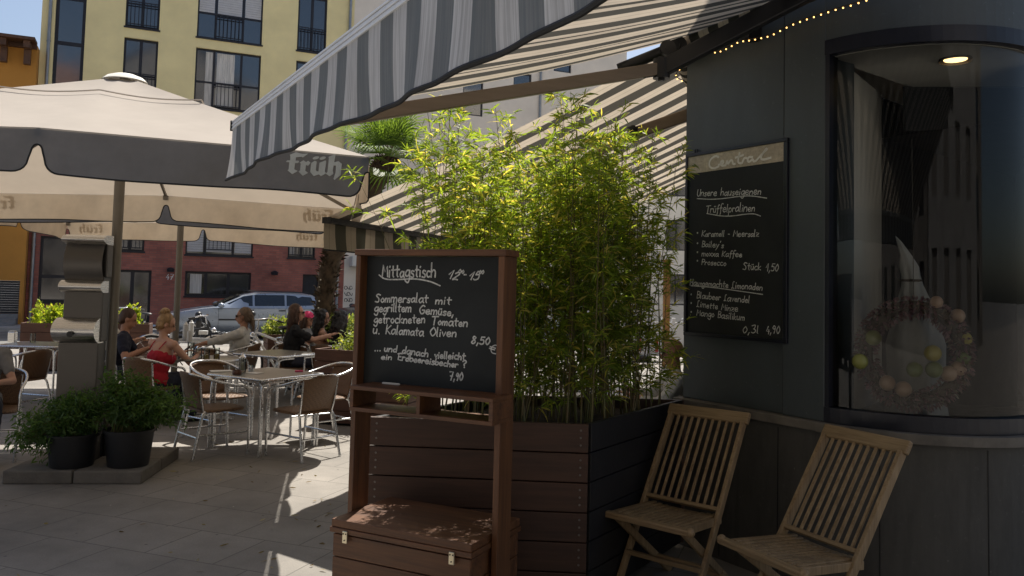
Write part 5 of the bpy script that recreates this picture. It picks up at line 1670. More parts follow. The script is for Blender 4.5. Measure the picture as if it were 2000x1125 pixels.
tr, d, n = trough('brown plank planter with pale shrubs behind the women', A, B, .5, .80, 5, None)
shrub('low_shrub', 'pale green shrub at the left end of the planter behind the women', 'plant', (A.x, A.y, 0), d, n, .03, .55, .5, .72, .36, 1800, .07, 'shrub')
shrub('low_shrub', 'pale green hedge right of the palm trunk', 'plant', (A.x, A.y, 0), d, n, .75, 2.0, .5, .72, .42, 3800, .07, 'shrub')
A, B = at(615, 683, 9.7), at(800, 692, 9.35)
tr, d, n = trough('brown plank planter right of the sugar jar table', A, B, .45, .88, 6, None)
shrub('low_shrub', 'pale green shrub in the planter behind the chalkboard', 'plant', (A.x, A.y, 0), d, n, .22, 1.05, .45, .80, .30, 2400, .06, 'shrub')
t_ = thing('plant_tag', 'small white plant tag leaning in the planter by the chalkboard', 'tag', at(664, 680, 9.75))
mb = MB(); mb.frame_box((-.045, 0, -.02), (.09, 0, 0), (0, .03, .05), (0, -.004, .003)); mb.build('tag_card', MT['paper'], t_)

# palm with a fan crown; little lights wound round its trunk
pb = at(628, 640, 14.0); pb.z = 0
palm = thing('palm_tree', 'palm with fan leaves and a dark fibrous trunk wound with little lights', 'palm', pb)
ptop = at(757, 312, 13.2)
tp = [pb, pb + Vector((.03, 0, .7)), pb + Vector((.06, 0, 1.9)), pb.lerp(ptop, .55) + Vector((-.25, 0, .35)), ptop - Vector((.12, 0, .3)), ptop]
tp = chaikin(tp, 2)
mb = MB(); k = len(tp); mb.tube(tp, [.15 + .012 * math.sin(i * 2.1) for i in range(k)], 14)
P, D = [], []
for i in range(1500):
    q = RNG.uniform(0, .98); j = min(k - 2, int(q * (k - 1))); p = tp[j].lerp(tp[j + 1], q * (k - 1) - j); a = RNG.uniform(0, 6.28)
    P.append((p.x + math.cos(a) * .14, p.y + math.sin(a) * .14, p.z)); D.append((math.cos(a) * .5, math.sin(a) * .5, RNG.uniform(.2, 1.2)))
trk = mb.build('trunk', MT['bark'], palm, world=True, smooth=60)
leaf_mesh('fibres', np.array(P), np.array(D), .13, .035, 'frond', trk, world=False).data.materials[0] = MT['bark']
trk.children[0].location = -Vector(palm.location)
fr = MB(); pet = MB()
for i in range(26):
    a = i * 2.4; el = math.radians(80 - 115 * (i / 26) + RNG.normal() * 6)
    dv = Vector((math.cos(a) * math.cos(el), math.sin(a) * math.cos(el), math.sin(el)))
    s0 = ptop; e0 = ptop + dv * RNG.uniform(.35, .6) + Vector((0, 0, -.02))
    pet.tube([s0, s0.lerp(e0, .5) + Vector((0, 0, .03)), e0], [.012, .009, .007], 5)
    sd = dv.cross(Z).normalized(); nn_ = sd.cross(dv).normalized()
    for j in range(26):
        b_ = math.radians(-105 + 210 * j / 25)
        u_ = dv * math.cos(b_) + sd * math.sin(b_)
        Ls = .66 * (.75 + .25 * math.cos(b_))
        q = u_.cross(nn_) * .015
        m_ = e0 + u_ * Ls * .6 + nn_ * .02; tip = e0 + u_ * Ls - Vector((0, 0, .07 + .05 * RNG.random()))
        fr.poly([e0 - q * .3, m_ - q, tip, m_ + q, e0 + q * .3])
fr.build('fronds', MT['frond'], palm, world=True); pet.build('petioles', MT['culm'], palm, world=True)
for i in range(16):
    z = .75 + 1.9 * i / 16; a = i * 2.1; p = pb + Vector((.03 + .02 * z + math.cos(a) * .16, -abs(math.sin(a)) * .16 - .02, z))
    mb = MB(); mb.sphere(p, .014, 8, 6); mb.build('light', MT['white_r'], trk, world=True)

# ------------------------------------------------------------------ people
TMP = bpy.data.scenes.new('scratch')      # a bare scene to mesh the figures in, removed afterwards
def fuse(name, mb, m, parent, voxel=.009, sm=3, noise_amp=0.0):
    """one continuous surface from overlapping volumes"""
    o = mb.build(name, MT[m], None)
    COL.objects.unlink(o); TMP.collection.objects.link(o)
    r = o.modifiers.new('r', 'REMESH'); r.mode = 'VOXEL'; r.voxel_size = voxel
    s = o.modifiers.new('s', 'SMOOTH'); s.iterations = sm; s.factor = .5
    TMP.view_layers[0].update(); dg = TMP.view_layers[0].depsgraph
    me = bpy.data.meshes.new_from_object(o.evaluated_get(dg))
    old = o.data; o.modifiers.clear(); o.data = me; bpy.data.meshes.remove(old)
    me.name = name
    if not me.materials: me.materials.append(MT[m])
    if noise_amp:
        for v in me.vertices: v.co += v.normal * noise_amp * mnoise.noise(v.co * 22)
    me.polygons.foreach_set('use_smooth', [True] * len(me.polygons))
    TMP.collection.objects.unlink(o); COL.objects.link(o)
    o.parent = parent
    return o
def two_bone(s, w, l1, l2, pole):
    d = w - s; L = min(d.length, (l1 + l2) * .999)
    d.normalize(); w = s + d * L
    a = (l1 * l1 - l2 * l2 + L * L) / (2 * L); h = math.sqrt(max(0, l1 * l1 - a * a))
    p = pole - d * pole.dot(d); p.normalize()
    return s + d * a + p * h, w
def person(label, x, y, face, skin, shirt, sleeve, trousers, hair, haircol, lean=.12, headyaw=0, headpitch=0, rw=(.16, .42, .77), lw=(-.16, .42, .77), sc=1.0, legs=True, glasses=False, female=False, extra=None, shirt_low=0.0, legfwd=.40, group=None, twist=0.0, headlean=0):
    rz = math.atan2(-face[0], face[1])
    t = thing('person', label, 'person', (x, y, 0), rz, group); t.scale = (sc, sc, sc)
    P = Vector((0, 0, .505))
    ax = Vector((0, math.sin(lean), math.cos(lean)))
    Ch = P + ax * .28; Sh = P + ax * .425; Nk = P + ax * .465
    fw = Vector((0, math.cos(lean), -math.sin(lean)))
    RL = Matrix.Rotation(-lean, 3, 'X')
    sx = Vector((math.cos(twist), math.sin(twist), 0))
    shw = .165 if female else .19
    k = .92 if female else 1.0
    S = {1: Sh + sx * shw - Vector((0, 0, .01)), -1: Sh - sx * shw - Vector((0, 0, .01))}
    Hc = Nk + Vector((headlean * .1, math.sin(lean * .5) * .10 + .02, .175))
    HR = Matrix.Rotation(headyaw, 3, 'Z') @ Matrix.Rotation(headpitch, 3, 'X')
    h = lambda a, b, c: Hc + HR @ Vector((a, b, c))
    body = MB()
    def torso(mb, e=0.0, top=True):
        mb.sphere(P + Vector((0, .0, .0)), ((.165 + e), .125 + e, .13 + e), 18, 12)
        mb.sphere(P + ax * .17, ((.140 * k + e), .105 + e, .17 + e), 18, 12, R=RL)
        mb.sphere(Ch + fw * .005, ((.160 * k + e), .115 + e, .17 + e), 18, 12, R=RL)
        if female:
            for s in (-1, 1): mb.sphere(Ch + sx * s * .07 + fw * .085 - ax * .01, .055 + e, 12, 8)
        if top:
            mb.capsule(S[1], S[-1], .052 + e, .052 + e)
            for s in (-1, 1): mb.capsule(Nk - Vector((0, 0, .005)), S[s] + Vector((0, 0, .0)), .048 + e * .4, .046 + e)
    torso(body)
    body.capsule(Nk - Vector((0, 0, .04)), h(0, -.012, -.08), .055 * k, .050 * k)
    # head: skull, jaw, nose, brow, ears
    body.sphere(h(0, -.012, .022), (.073, .092, .092), 20, 14, R=HR)
    body.sphere(h(0, .018, -.045), (.056, .066, .068), 16, 12, R=HR)
    body.sphere(h(0, .052, -.088), (.026, .022, .018), 10, 8, R=HR)
    body.capsule(h(0, .080, .012), h(0, .098, -.030), .009, .0145, 8)
    body.capsule(h(-.034, .070, .026), h(.034, .070, .026), .012, .012, 8)
    body.capsule(h(-.018, .080, -.060), h(.018, .080, -.060), .010, .010, 8)
    for s in (-1, 1): body.sphere(h(s * .074, -.008, -.01), (.010, .020, .032), 10, 8, R=HR)
    # arms and hands
    W_, EL = {}, {}
    for s, wv in ((1, rw), (-1, lw)):
        el, w = two_bone(S[s], Vector(wv), .275, .245, Vector((s * .75, -.45, -.75)))
        EL[s], W_[s] = el, w
        body.capsule(S[s], el, .048 * k, .038 * k); body.capsule(el, w, .038 * k, .026 * k)
        d = (w - el).normalized(); side = d.cross(Z)
        if side.length < .1: side = Vector((1, 0, 0))
        side.normalize(); n = side.cross(d)
        pc = w + d * .05
        Rm = Matrix((side, d, n)).transposed()
        body.sphere(pc, (.040, .052, .017), 12, 8, R=Rm)
        for f in range(4):
            b0 = w + d * .088 + side * (f - 1.5) * .0195; ln = (.036, .042, .040, .030)[f]
            m1 = b0 + d * ln - n * .006; e1 = m1 + d * ln * .7 - n * .022
            body.capsule(b0 - d * .015, m1, .0092, .0088, 8); body.capsule(m1, e1, .0088, .0078, 8)
        ts = -s
        b0 = w + d * .03 + side * ts * .034; m1 = b0 + d * .030 + side * ts * .022; body.capsule(b0, m1, .0115, .010, 8); body.capsule(m1, m1 + d * .028 - side * ts * .004, .010, .0085, 8)
    # legs
    HJ, KN, AN = {}, {}, {}
    for s in (-1, 1):
        HJ[s] = P + Vector((s * .085, .02, -.02)); KN[s] = Vector((s * .115, legfwd + .02, .50)); AN[s] = Vector((s * .11, legfwd + .06, .09))
        body.capsule(HJ[s], KN[s], .088 * k, .058); body.capsule(KN[s], AN[s], .056, .038)
        body.capsule(AN[s] + Vector((0, -.03, -.045)), AN[s] + Vector((s * .02, .15, -.06)), .040, .028)
    bo = fuse('body', body, skin, t, .0078, 3)
    # face
    e = MB()
    for s in (-1, 1): e.sphere(h(s * .031, .077, .006), (.013, .008, .0065), 10, 8, R=HR)
    e.build('eyes', MT['eye'], t, smooth=60)
    e = MB(); e.sphere(h(0, .0885, -.060), (.022, .006, .0075), 10, 8, R=HR); e.build('lips', MT['lips'], t, smooth=60)
    # clothes
    if shirt:
        mb = MB()
        if sleeve == 'strap':
            mb.sphere(P, (.178, .138, .135), 18, 12); mb.sphere(P + ax * .16, (.148 * k, .117, .16), 18, 12, R=RL); mb.sphere(Ch - ax * .02, (.170 * k, .128, .125), 18, 12, R=RL)
            for s in (-1, 1): mb.sphere(Ch + sx * s * .07 + fw * .085 - ax * .02, .062, 12, 8)
        elif sleeve == 'band':
            mb.sphere(P, (.178, .138, .135), 18, 12); mb.sphere(P + ax * .15, (.148 * k, .117, .15), 18, 12, R=RL); mb.sphere(Ch - ax * .06, (.168 * k, .126, .10), 18, 12, R=RL)
        else:
            torso(mb, .015)
            for s in (-1, 1):
                q = S[s].lerp(EL[s], sleeve); mb.capsule(S[s], q, .064 * k, .058 * k)
                if sleeve >= 1: mb.capsule(EL[s], EL[s].lerp(W_[s], .55), .056 * k, .044 * k)
        so_ = fuse('shirt', mb, shirt, t, .010, 2, .011)
        if sleeve == 'strap':
            mb = MB()
            for s in (-1, 1):
                c = [Ch + sx * s * .075 + fw * .118 + ax * .06, Ch + sx * s * .085 + fw * .085 + ax * .14, Nk + sx * s * .088 + ax * .008 + fw * -.0, Nk + sx * s * .085 - fw * .055 - ax * .03, Ch + sx * s * .072 - fw * .108 + ax * .06]
                mb.tube(chaikin(c, 2), .006, 6)
            mb.build('strap', MT[shirt], so_, smooth=60)
    mb = MB()
    mb.sphere(P - Vector((0, 0, .02)), (.176, .136, .115), 18, 12)
    for s in (-1, 1):
        mb.capsule(HJ[s], KN[s], .100 * k, .070); mb.capsule(KN[s], AN[s] + Vector((0, 0, .02)), .068, .056)
    fuse('trousers', mb, trousers, t, .011, 3, .006)
    mb = MB()
    for s in (-1, 1): mb.capsule(AN[s] + Vector((0, -.035, -.048)), AN[s] + Vector((s * .02, .16, -.058)), .046, .034)
    fuse('shoes', mb, 'shoe', t, .012, 2)
    # hair
    mb = MB()
    if hair != 'bald': mb.sphere(h(0, -.030, .034), (.083, .092, .096), 20, 14, R=HR)
    if hair in ('short', 'ponytail'): mb.sphere(h(0, -.058, -.025), (.070, .055, .065), 14, 10, R=HR)
    if hair == 'ponytail':
        mb.capsule(h(0, -.115, -.01), h(.01, -.135, -.16), .026, .016)
    if hair == 'bun':
        mb.sphere(h(0, -.05, -.02), (.072, .066, .07), 14, 10, R=HR); mb.sphere(h(-.01, -.075, .125), (.052, .052, .048), 14, 10)
        for i in range(7): mb.sphere(h(.045 * math.cos(i), -.075 + .04 * math.sin(i), .13 + .02 * math.sin(i * 2.2)), .018, 8, 6)
    if hair in ('long', 'curly'):
        lw_ = .058 if hair == 'long' else .066
        for s in (-1, 0, 1):
            mb.capsule(h(s * .045, -.062, .0), h(s * .055, -.075, -.13), lw_, lw_ * .92)
            mb.capsule(h(s * .055, -.075, -.13), Hc + HR @ Vector((s * .060, -.095, 0)) + Vector((0, 0, -.30)), lw_ * .92, lw_ * .55)
            if s: mb.capsule(h(s * .066, -.005, .02), h(s * .070, -.005, -.12), .026, .030)
        if hair == 'curly':
            rr = random.Random(int(x * 100) & 255)
            for i in range(46):
                s = rr.uniform(-1, 1); z = rr.uniform(-.30, .10)
                mb.sphere(h(s * .105, -.065 - .04 * (1 - s * s) + rr.uniform(-.03, .02), 0) + Vector((0, 0, z)), rr.uniform(.018, .030), 8, 6)
    if hair == 'bald':
        for s in (-1, 1): mb.sphere(h(s * .066, -.035, -.012), (.014, .042, .034), 10, 8, R=HR)
        mb.sphere(h(0, -.088, -.03), (.055, .02, .035), 12, 8, R=HR)
    ho = fuse('hair', mb, haircol, t, .0085, 2, .012 if hair in ('curly',) else .006)
    if hair in ('long', 'curly', 'bun', 'ponytail'):      # loose strands break the outline
        mb = MB(); rr = random.Random(int(y * 100) & 1023); vs = [v.co.copy() for v in ho.data.vertices]
        for i in range(240):
            p = rr.choice(vs)
            L_ = rr.uniform(.03, .09) if hair != 'bun' else rr.uniform(.015, .04)
            q = p + Vector((rr.gauss(0, .012), rr.gauss(0, .012), -L_))
            mb.tube([p, p.lerp(q, .5) + Vector((rr.gauss(0, .006), rr.gauss(0, .006), 0)), q], [.0035, .003, .001], 4, caps=False)
        mb.build('strands', MT[haircol], ho)
    if glasses:
        g = MB()
        for s in (-1, 1):
            g.sphere(h(s * .033, .089, .006), (.026, .006, .020), 14, 8, R=HR); g.tube([h(s * .058, .085, .010), h(s * .076, .02, .012), h(s * .076, -.02, .004)], .0028, 6)
        g.tube([h(-.01, .094, .01), h(.01, .094, .01)], .0028, 6); g.build('sunglasses', MT['eye'], t, smooth=60)
    if extra: extra(t, h, HR, locals())
    return t

def cap_fn(t, h, HR, L):
    mb = MB(); mb.sphere(h(0, -.02, .055), (.088, .100, .075), 18, 12, R=HR); o = fuse('cap', mb, 'pink', t, .009, 2)
    mb = MB(); rows = []
    for r in (.0, .5, 1.0): rows.append([h(math.sin(a) * (.078 + .004 * r), .05 + math.cos(a) * (.035 + .085 * r), .052 - .018 * r) for a in np.linspace(-1.3, 1.3, 13)])
    mb.grid(rows); v = mb.build('peak', MT['pink'], o, smooth=60); s_ = v.modifiers.new('t', 'SOLIDIFY'); s_.thickness = .005
person('woman with a blond bun and a red strap top seen from behind, seated', -3.98, 9.30, (.42, .90), 'skin', 'red_top', 'strap', 'jeans', 'bun', 'blond', lean=.22, headyaw=-.75, headpitch=-.35, rw=(.22, .40, .78), lw=(-.10, .44, .78), female=True, sc=1.0)
person('man in a navy shirt leaning over the round table behind the woman in red', -4.86, 10.0, (.93, .37), 'skin_t', 'navy_top', .62, 'jeans', 'short', 'brown_hair', lean=.36, headyaw=-.1, headpitch=-.3, rw=(.26, .40, .78), lw=(-.14, .46, .78), sc=1.03)
person('guest in a pale shirt half hidden by the parasol poles, arms folded forward', -5.55, 11.35, (.98, .18), 'skin', 'white_top', .55, 'khaki', 'short', 'brown_hair', lean=.05, rw=(.10, .38, .80), lw=(-.08, .40, .78))
person('man with a ponytail, sunglasses and white shirt leaning back in his chair', -3.80, 11.45, (-.98, -.10), 'skin_t', 'white_top', 1.0, 'khaki', 'ponytail', 'grey_hair', lean=-.20, headpitch=-.05, rw=(.16, .40, .74), lw=(-.15, .42, .76), glasses=True, sc=1.02)
person('woman with long brown hair, sunglasses and a black top reaching out to the right', -3.12, 11.75, (.92, .30), 'skin', 'black_top', .75, 'jeans', 'long', 'brown_hair', lean=.10, headyaw=-.12, rw=(.18, .50, .86), lw=(-.02, .46, .80), female=True, glasses=True, sc=1.06)
person('person in a pink cap behind the woman in black', -3.20, 12.75, (.95, -.05), 'skin', 'grey_top', .4, 'jeans', 'long', 'brown_hair', lean=.12, headyaw=-.3, headpitch=-.1, female=True, extra=cap_fn, sc=.95)
person('woman with long dark curls and bare shoulders, facing right', -2.82, 12.05, (.86, .42), 'skin', 'khaki', 'band', 'jeans', 'curly', 'dark_hair', lean=.12, headyaw=-.15, headpitch=-.12, female=True)
person('guest with long black hair seen from behind, beside the shrub planter', -2.50, 11.85, (.35, .93), 'skin_t', 'black_top', .9, 'jeans', 'curly', 'dark_hair', lean=.28, headyaw=-.3, headpitch=-.2, female=True)
person('dark haired woman in a grey shirt cut off by the left edge', -4.80, 7.52, (.52, -.85), 'skin', 'grey_top', .6, 'jeans', 'short', 'dark_hair', lean=.05, headyaw=.10, headpitch=-.1, rw=(.16, .36, .72), lw=(-.12, .36, .70), female=True)
person('bald man with glasses and a white shirt at the far side of the bamboo', 1.50, 6.98, (-.94, .05), 'skin_t', 'white_top', 1.0, 'khaki', 'bald', 'grey_hair', lean=.20, headpitch=-.15, rw=(.14, .48, .80), lw=(-.16, .46, .78), glasses=True)

bpy.data.scenes.remove(TMP)
# ------------------------------------------------------------------ parked cars
def loft_car(name, label, loc, rz, paint, group):
    t = thing(name, label, 'car', loc, rz, group)
    # local: +x forward, y to the left side, z up; front bumper at x = 2.36
    st = [ # x, z low, z belt/bonnet, half width
        (2.36, .40, .62, .60), (2.30, .28, .70, .72), (2.15, .22, .76, .80), (1.8, .20, .84, .86), (1.3, .20, .92, .885), (.95, .20, .965, .89),
        (.4, .20, .97, .895), (-.4, .20, .985, .895), (-1.2, .20, 1.00, .895), (-1.8, .22, 1.01, .88), (-2.15, .26, 1.01, .84), (-2.32, .34, .99, .78), (-2.38, .45, .9, .70)]
    rows = []
    for x, zl, zb, w in st:
        row = []
        for y, z in ((.0, zl), (w * .80, zl), (w * .97, zl + (zb - zl) * .22), (w, zl + (zb - zl) * .5), (w * .985, zl + (zb - zl) * .8), (w * .94, zb), (w * .75, zb + .022), (0, zb + .035)):
            row.append((x, y, z))
        rows.append(row + [(x, -y, z) for x, y, z in row[-2:0:-1]])
    mb = MB(); mb.grid(rows, closed=True); mb.poly(rows[0][::-1]); mb.poly(rows[-1])
    body = mb.build('body', MT[paint], t, smooth=40)
    roof = [(1.02, .93, .80), (.55, 1.16, .74), (.15, 1.34, .69), (-.3, 1.425, .665), (-.9, 1.445, .66), (-1.5, 1.43, .655), (-1.95, 1.38, .64), (-2.12, 1.27, .66), (-2.3, 1.02, .72)]
    rows = []
    for x, z, w in roof:
        zb = .95
        row = [(x, .88, zb), (x, .88 + (w - .88) * .93, zb + (z - zb) * .93), (x, w * .9, z), (x, 0, z + .02)]
        rows.append(row + [(x, -y, zz) for x, y, zz in row[2::-1]])
    mb = MB(); mb.grid(rows); mb.build('roof', MT[paint], t, smooth=40)
    def sidepoly(pts, name, m, par, s, off=.006):
        mb = MB()
        def sp(x, z):
            zr = np.interp(x, [r[0] for r in roof[::-1]], [r[1] for r in roof[::-1]]); w = np.interp(x, [r[0] for r in roof[::-1]], [r[2] for r in roof[::-1]])
            q = min(1, max(0, (z - .95) / max(.05, (zr - .95))))
            return Vector((x, s * (.88 + (w - .88) * q + off), z))
        P = [sp(*p) for p in pts]
        mb.poly(P if s < 0 else P[::-1]); return mb.build(name, MT[m], par)
    for s in (1, -1):
        sidepoly([(.78, 1.01), (-.12, 1.02), (-.12, 1.355), (.16, 1.295)], 'side_window', 'carglass', t, s)
        sidepoly([(-.18, 1.02), (-1.08, 1.035), (-1.08, 1.365), (-.18, 1.36)], 'side_window', 'carglass', t, s)
        sidepoly([(-1.14, 1.035), (-2.02, 1.06), (-1.90, 1.31), (-1.14, 1.365)], 'side_window', 'carglass', t, s)
    mb = MB(); mb.poly([(.93, -.70, 1.0), (.93, .70, 1.0), (.18, .60, 1.345), (.18, -.60, 1.345)]); mb.build('windscreen', MT['carglass'], t).location = (.035, 0, .02)
    for s in (1, -1):
        for x in (1.42, -1.36):
            mb = MB(); R = Matrix.Rotation(math.radians(90), 3, 'X')
            mb.lathe([(.001, .0), (.37, .0), (.37, .012), (.001, .012)], 28, (x, s * .898 + (.0 if s > 0 else .012), .335), R=R); mb.build('wheel_arch', MT['black'], t)
            mb = MB(); o = (x, s * .86, .31)
            mb.lathe([(.20, -.10), (.29, -.10), (.31, -.07), (.31, .07), (.29, .10), (.20, .10)], 28, (x, s * .83, .31), R=R); w = mb.build('wheel', MT['rubber'], t, smooth=40)
            mb = MB(); mb.lathe([(.001, -.06), (.20, -.06), (.21, -.09), (.21, .09), (.20, .06), (.001, .06)], 24, (x, s * .83, .31), R=R)
            for k in range(7):
                a = k * 2 * math.pi / 7; mb.bar((x, s * .918, .31), (x + .19 * math.cos(a), s * .918, .31 + .19 * math.sin(a)), .035, .02, up=(0, 1, 0))
            mb.build('rim', MT['alu'], w, smooth=30)
        mb = MB(); mb.sphere((.80, s * .99, 1.03), (.10, .085, .075), 14, 10); mb.build('mirror', MT[paint], t, smooth=60)
        mb = MB(); mb.sphere((2.12, s * .66, .70), (.20, .14, .085), 16, 10, R=Matrix.Rotation(-.45 * s, 3, 'Z')); mb.build('headlight', MT['head_lamp'], t, smooth=60)
        mb = MB(); mb.box((-2.20, s * .76, 1.10), (.16, .06, .36)); mb.build('tail_light', MT['red_lamp'], t, bevel=.02)
        for x in (-.05, -1.0): mb = MB(); mb.box((x, s * .893, .885), (.2, .02, .03)); mb.build('door_handle', MT['black'], t, bevel=.006)
        for x in (.86, -.15, -1.11): mb = MB(); mb.bar((x, s * .8985, .32), (x, s * .880, .94), .008, .004, up=(0, 1, 0)); mb.build('door_gap', MT['black'], t)
        mb = MB(); mb.bar((.85, s * .905, .60), (-1.0, s * .905, .60), .02, .045); mb.build('rub_strip', MT['black'], t)
        mb = MB(); mb.tube([(.0, s * .60, 1.40), (.0, s * .60, 1.47), (-1.85, s * .58, 1.455), (-1.85, s * .58, 1.39)], .014, 6); mb.build('roof_rail', MT['black'], t)
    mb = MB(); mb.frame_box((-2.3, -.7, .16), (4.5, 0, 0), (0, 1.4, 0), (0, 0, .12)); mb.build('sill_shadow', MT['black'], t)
    return t
ca = at(477, 655, 25.9)
loft_car('parked_car', 'silver estate car parked in front of the brick ground floor', (ca.x, ca.y, -.13), math.atan2(-SD.y, -SD.x), 'silver', 'cars parked along the street')
cb = at(745, 655, 27.6)
loft_car('parked_car', 'dark car by the cream house, mostly behind the chalkboard', (cb.x, cb.y, -.13), math.atan2(-SD.y, -SD.x), 'car_dark', 'cars parked along the street')

# ------------------------------------------------------------------ bicycles, bollards, barrier
def bicycle(label, loc, rz, col):
    t = thing('bicycle', label, 'bicycle', loc, rz, 'bicycles at the edge of the square')
    R = Matrix.Rotation(math.radians(90), 3, 'X')
    for x in (-.52, .54):
        mb = MB(); mb.tube([(x + .335 * math.cos(a), 0, .345 + .335 * math.sin(a)) for a in np.linspace(0, 2 * math.pi, 33)[:-1]], .018, 8, closed=True); w = mb.build('wheel', MT['rubber'], t, smooth=60)
        mb = MB(); mb.tube([(x + .31 * math.cos(a), 0, .345 + .31 * math.sin(a)) for a in np.linspace(0, 2 * math.pi, 33)[:-1]], .010, 6, closed=True)
        for k in range(14):
            a = k * 2 * math.pi / 14; mb.tube([(x, .02 * (-1) ** k, .345), (x + .31 * math.cos(a), 0, .345 + .31 * math.sin(a))], .0014, 3)
        mb.build('rim', MT['chrome'], w)
        mb = MB(); mb.tube([(x + .365 * math.cos(a), 0, .345 + .365 * math.sin(a)) for a in np.linspace(.3, 2.8, 14)], .014, 6); mb.build('mudguard', MT['chrome'], t, smooth=50)
    mb = MB()
    for p, q, r in (((-.12, 0, .32), (-.24, 0, .80), .017), ((-.12, 0, .32), (.40, 0, .78), .021), ((-.22, 0, .72), (.38, 0, .84), .019), ((.36, 0, .90), (.42, 0, .72), .020), ((.42, .0, .72), (.54, .04, .345), .013), ((.42, 0, .72), (.54, -.04, .345), .013), ((-.52, .05, .345), (-.12, .03, .32), .011), ((-.52, -.05, .345), (-.12, -.03, .32), .011), ((-.52, .05, .345), (-.22, .0, .72), .009), ((-.52, -.05, .345), (-.22, 0, .72), .009)):
        mb.tube([p, q], r, 10)
    mb.build('frame', MT[col], t, smooth=50)
    mb = MB(); mb.tube([(-.24, 0, .78), (-.26, 0, .92)], .013, 8); mb.sphere((-.28, 0, .945), (.13, .075, .028), 16, 8); mb.build('saddle', MT['black'], t, smooth=60)
    mb = MB(); mb.tube([(.36, 0, .88), (.33, 0, 1.03)], .013, 8); mb.tube(chaikin([(.20, -.29, 1.02), (.33, -.22, 1.06), (.36, 0, 1.04), (.33, .22, 1.06), (.20, .29, 1.02)], 2), .011, 8); h = mb.build('handlebar', MT['chrome'], t, smooth=50)
    mb = MB()
    for s in (-1, 1): mb.tube([(.22, s * .28, 1.02), (.12, s * .32, 1.0)], .016, 8)
    mb.build('grip', MT['black'], h)
    mb = MB(); R2_ = R; mb.lathe([(.001, -.005), (.09, -.005), (.09, .005), (.001, .005)], 20, (-.12, .0, .32), R=R); mb.tube([(-.12, .06, .32), (-.02, .06, .19)], .009, 6); mb.tube([(-.12, -.06, .32), (-.22, -.06, .45)], .009, 6); mb.build('crank', MT['black'], t)
    mb = MB(); mb.sphere((.47, 0, .80), (.05, .04, .04), 10, 8); mb.build('lamp', MT['chrome'], t, smooth=60)
    return t
b = at(530, 690, 12.9); bicycle('white bicycle with its handlebar turned, behind the man with a ponytail', (b.x, b.y, 0), 2.55, 'white_p')
b = at(330, 690, 14.0); bicycle('bicycle with a dark saddle, behind the woman in red', (b.x + .25, b.y, 0), .15, 'black')
b = at(262, 690, 16.6); bicycle('white bicycle behind the lime green plants', (b.x, b.y, 0), 2.75, 'white_p')
bl = []
def bollard(label, p):
    t = thing('bollard', label, 'bollard', p, 0, 'black bollards along the kerb')
    mb = MB(); mb.lathe([(.001, 0), (.10, 0), (.10, .06), (.065, .10), (.055, .70), (.075, .74), (.075, .78), (.05, .82), (.001, .82)], 20); mb.build('post', MT['black'], t, smooth=40)
    mb = MB(); mb.sphere((0, 0, .89), .075, 16, 12); mb.build('ball', MT['black'], t, smooth=60)
    return t
BP = []
for px, Y, lb in ((387, 17.8, 'black bollard in front of the car front wheel, holding a chain'), (492, 18.9, 'black bollard hidden behind the white bicycle'), (255, 16.5, 'black bollard behind the lime green plants')):
    p = at(px, 640, Y); p.z = 0; BP.append(p); bollard(lb, p)
for i, (a, b, lb) in enumerate(((BP[0], BP[1], 'chain sagging to the right of the bollard by the car wheel'), (BP[2], BP[0], 'chain between the two bollards left of the car'))):
    t = MB(); n = int((b - a).length / .06)
    for k in range(n):
        q0, q1 = k / n, (k + 1) / n
        f = lambda q: a.lerp(b, q) + Vector((0, 0, .80 - .32 * 4 * q * (1 - q)))
        p, q = f(q0), f(q1); d = (q - p).normalized(); sdv = d.cross(Z).normalized() if k % 2 else d.cross(d.cross(Z)).normalized()
        c = (p + q) / 2
        t.tube([c + d * .040 * math.cos(x) + sdv * .020 * math.sin(x) for x in np.linspace(0, 2 * math.pi, 9)[:-1]], .0075, 5, closed=True)
    tag(t.build('chain', MT['zinc'], None, smooth=60), lb, 'chain', 'chains between the bollards')
br = at(1318, 640, 19.5); br.z = 0
bt = thing('barrier', 'white plastic road barrier with toothed top and red marks at the right', 'barrier', br, .12)
mb = MB(); mb.frame_box((-1.1, -.03, .12), (2.2, 0, 0), (0, .06, 0), (0, 0, .80))
for i in range(9): mb.frame_box((-1.08 + .25 * i, -.03, .9205), (.09, 0, 0), (0, .06, 0), (0, 0, .10))
mb.build('panel', MT['white_p'], bt, bevel=.01)
mb = MB()
for x in (-.8, .75): mb.box((x, 0, .06), (.3, .7, .12))
mb.build('foot', MT['black'], bt, bevel=.01)
for i in range(5): mb = MB(); mb.frame_box((-.9 + .42 * i, -.034, .22), (.07, 0, 0), (0, .003, 0), (0, 0, .30)); mb.build('red_mark', MT['rowan'], bt)
p = at(1301, 640, 18.0); p.z = 0
t = thing('timber_post', 'orange brown timber post left of the white barrier', 'post', p)
mb = MB(); mb.box((0, 0, 1.15), (.14, .14, 2.3)); mb.build('post', MT['tan'], t, bevel=.02)
mb = MB(); mb.box((0, 0, 2.32), (.18, .18, .05)); mb.build('cap', MT['tan'], t, bevel=.01)

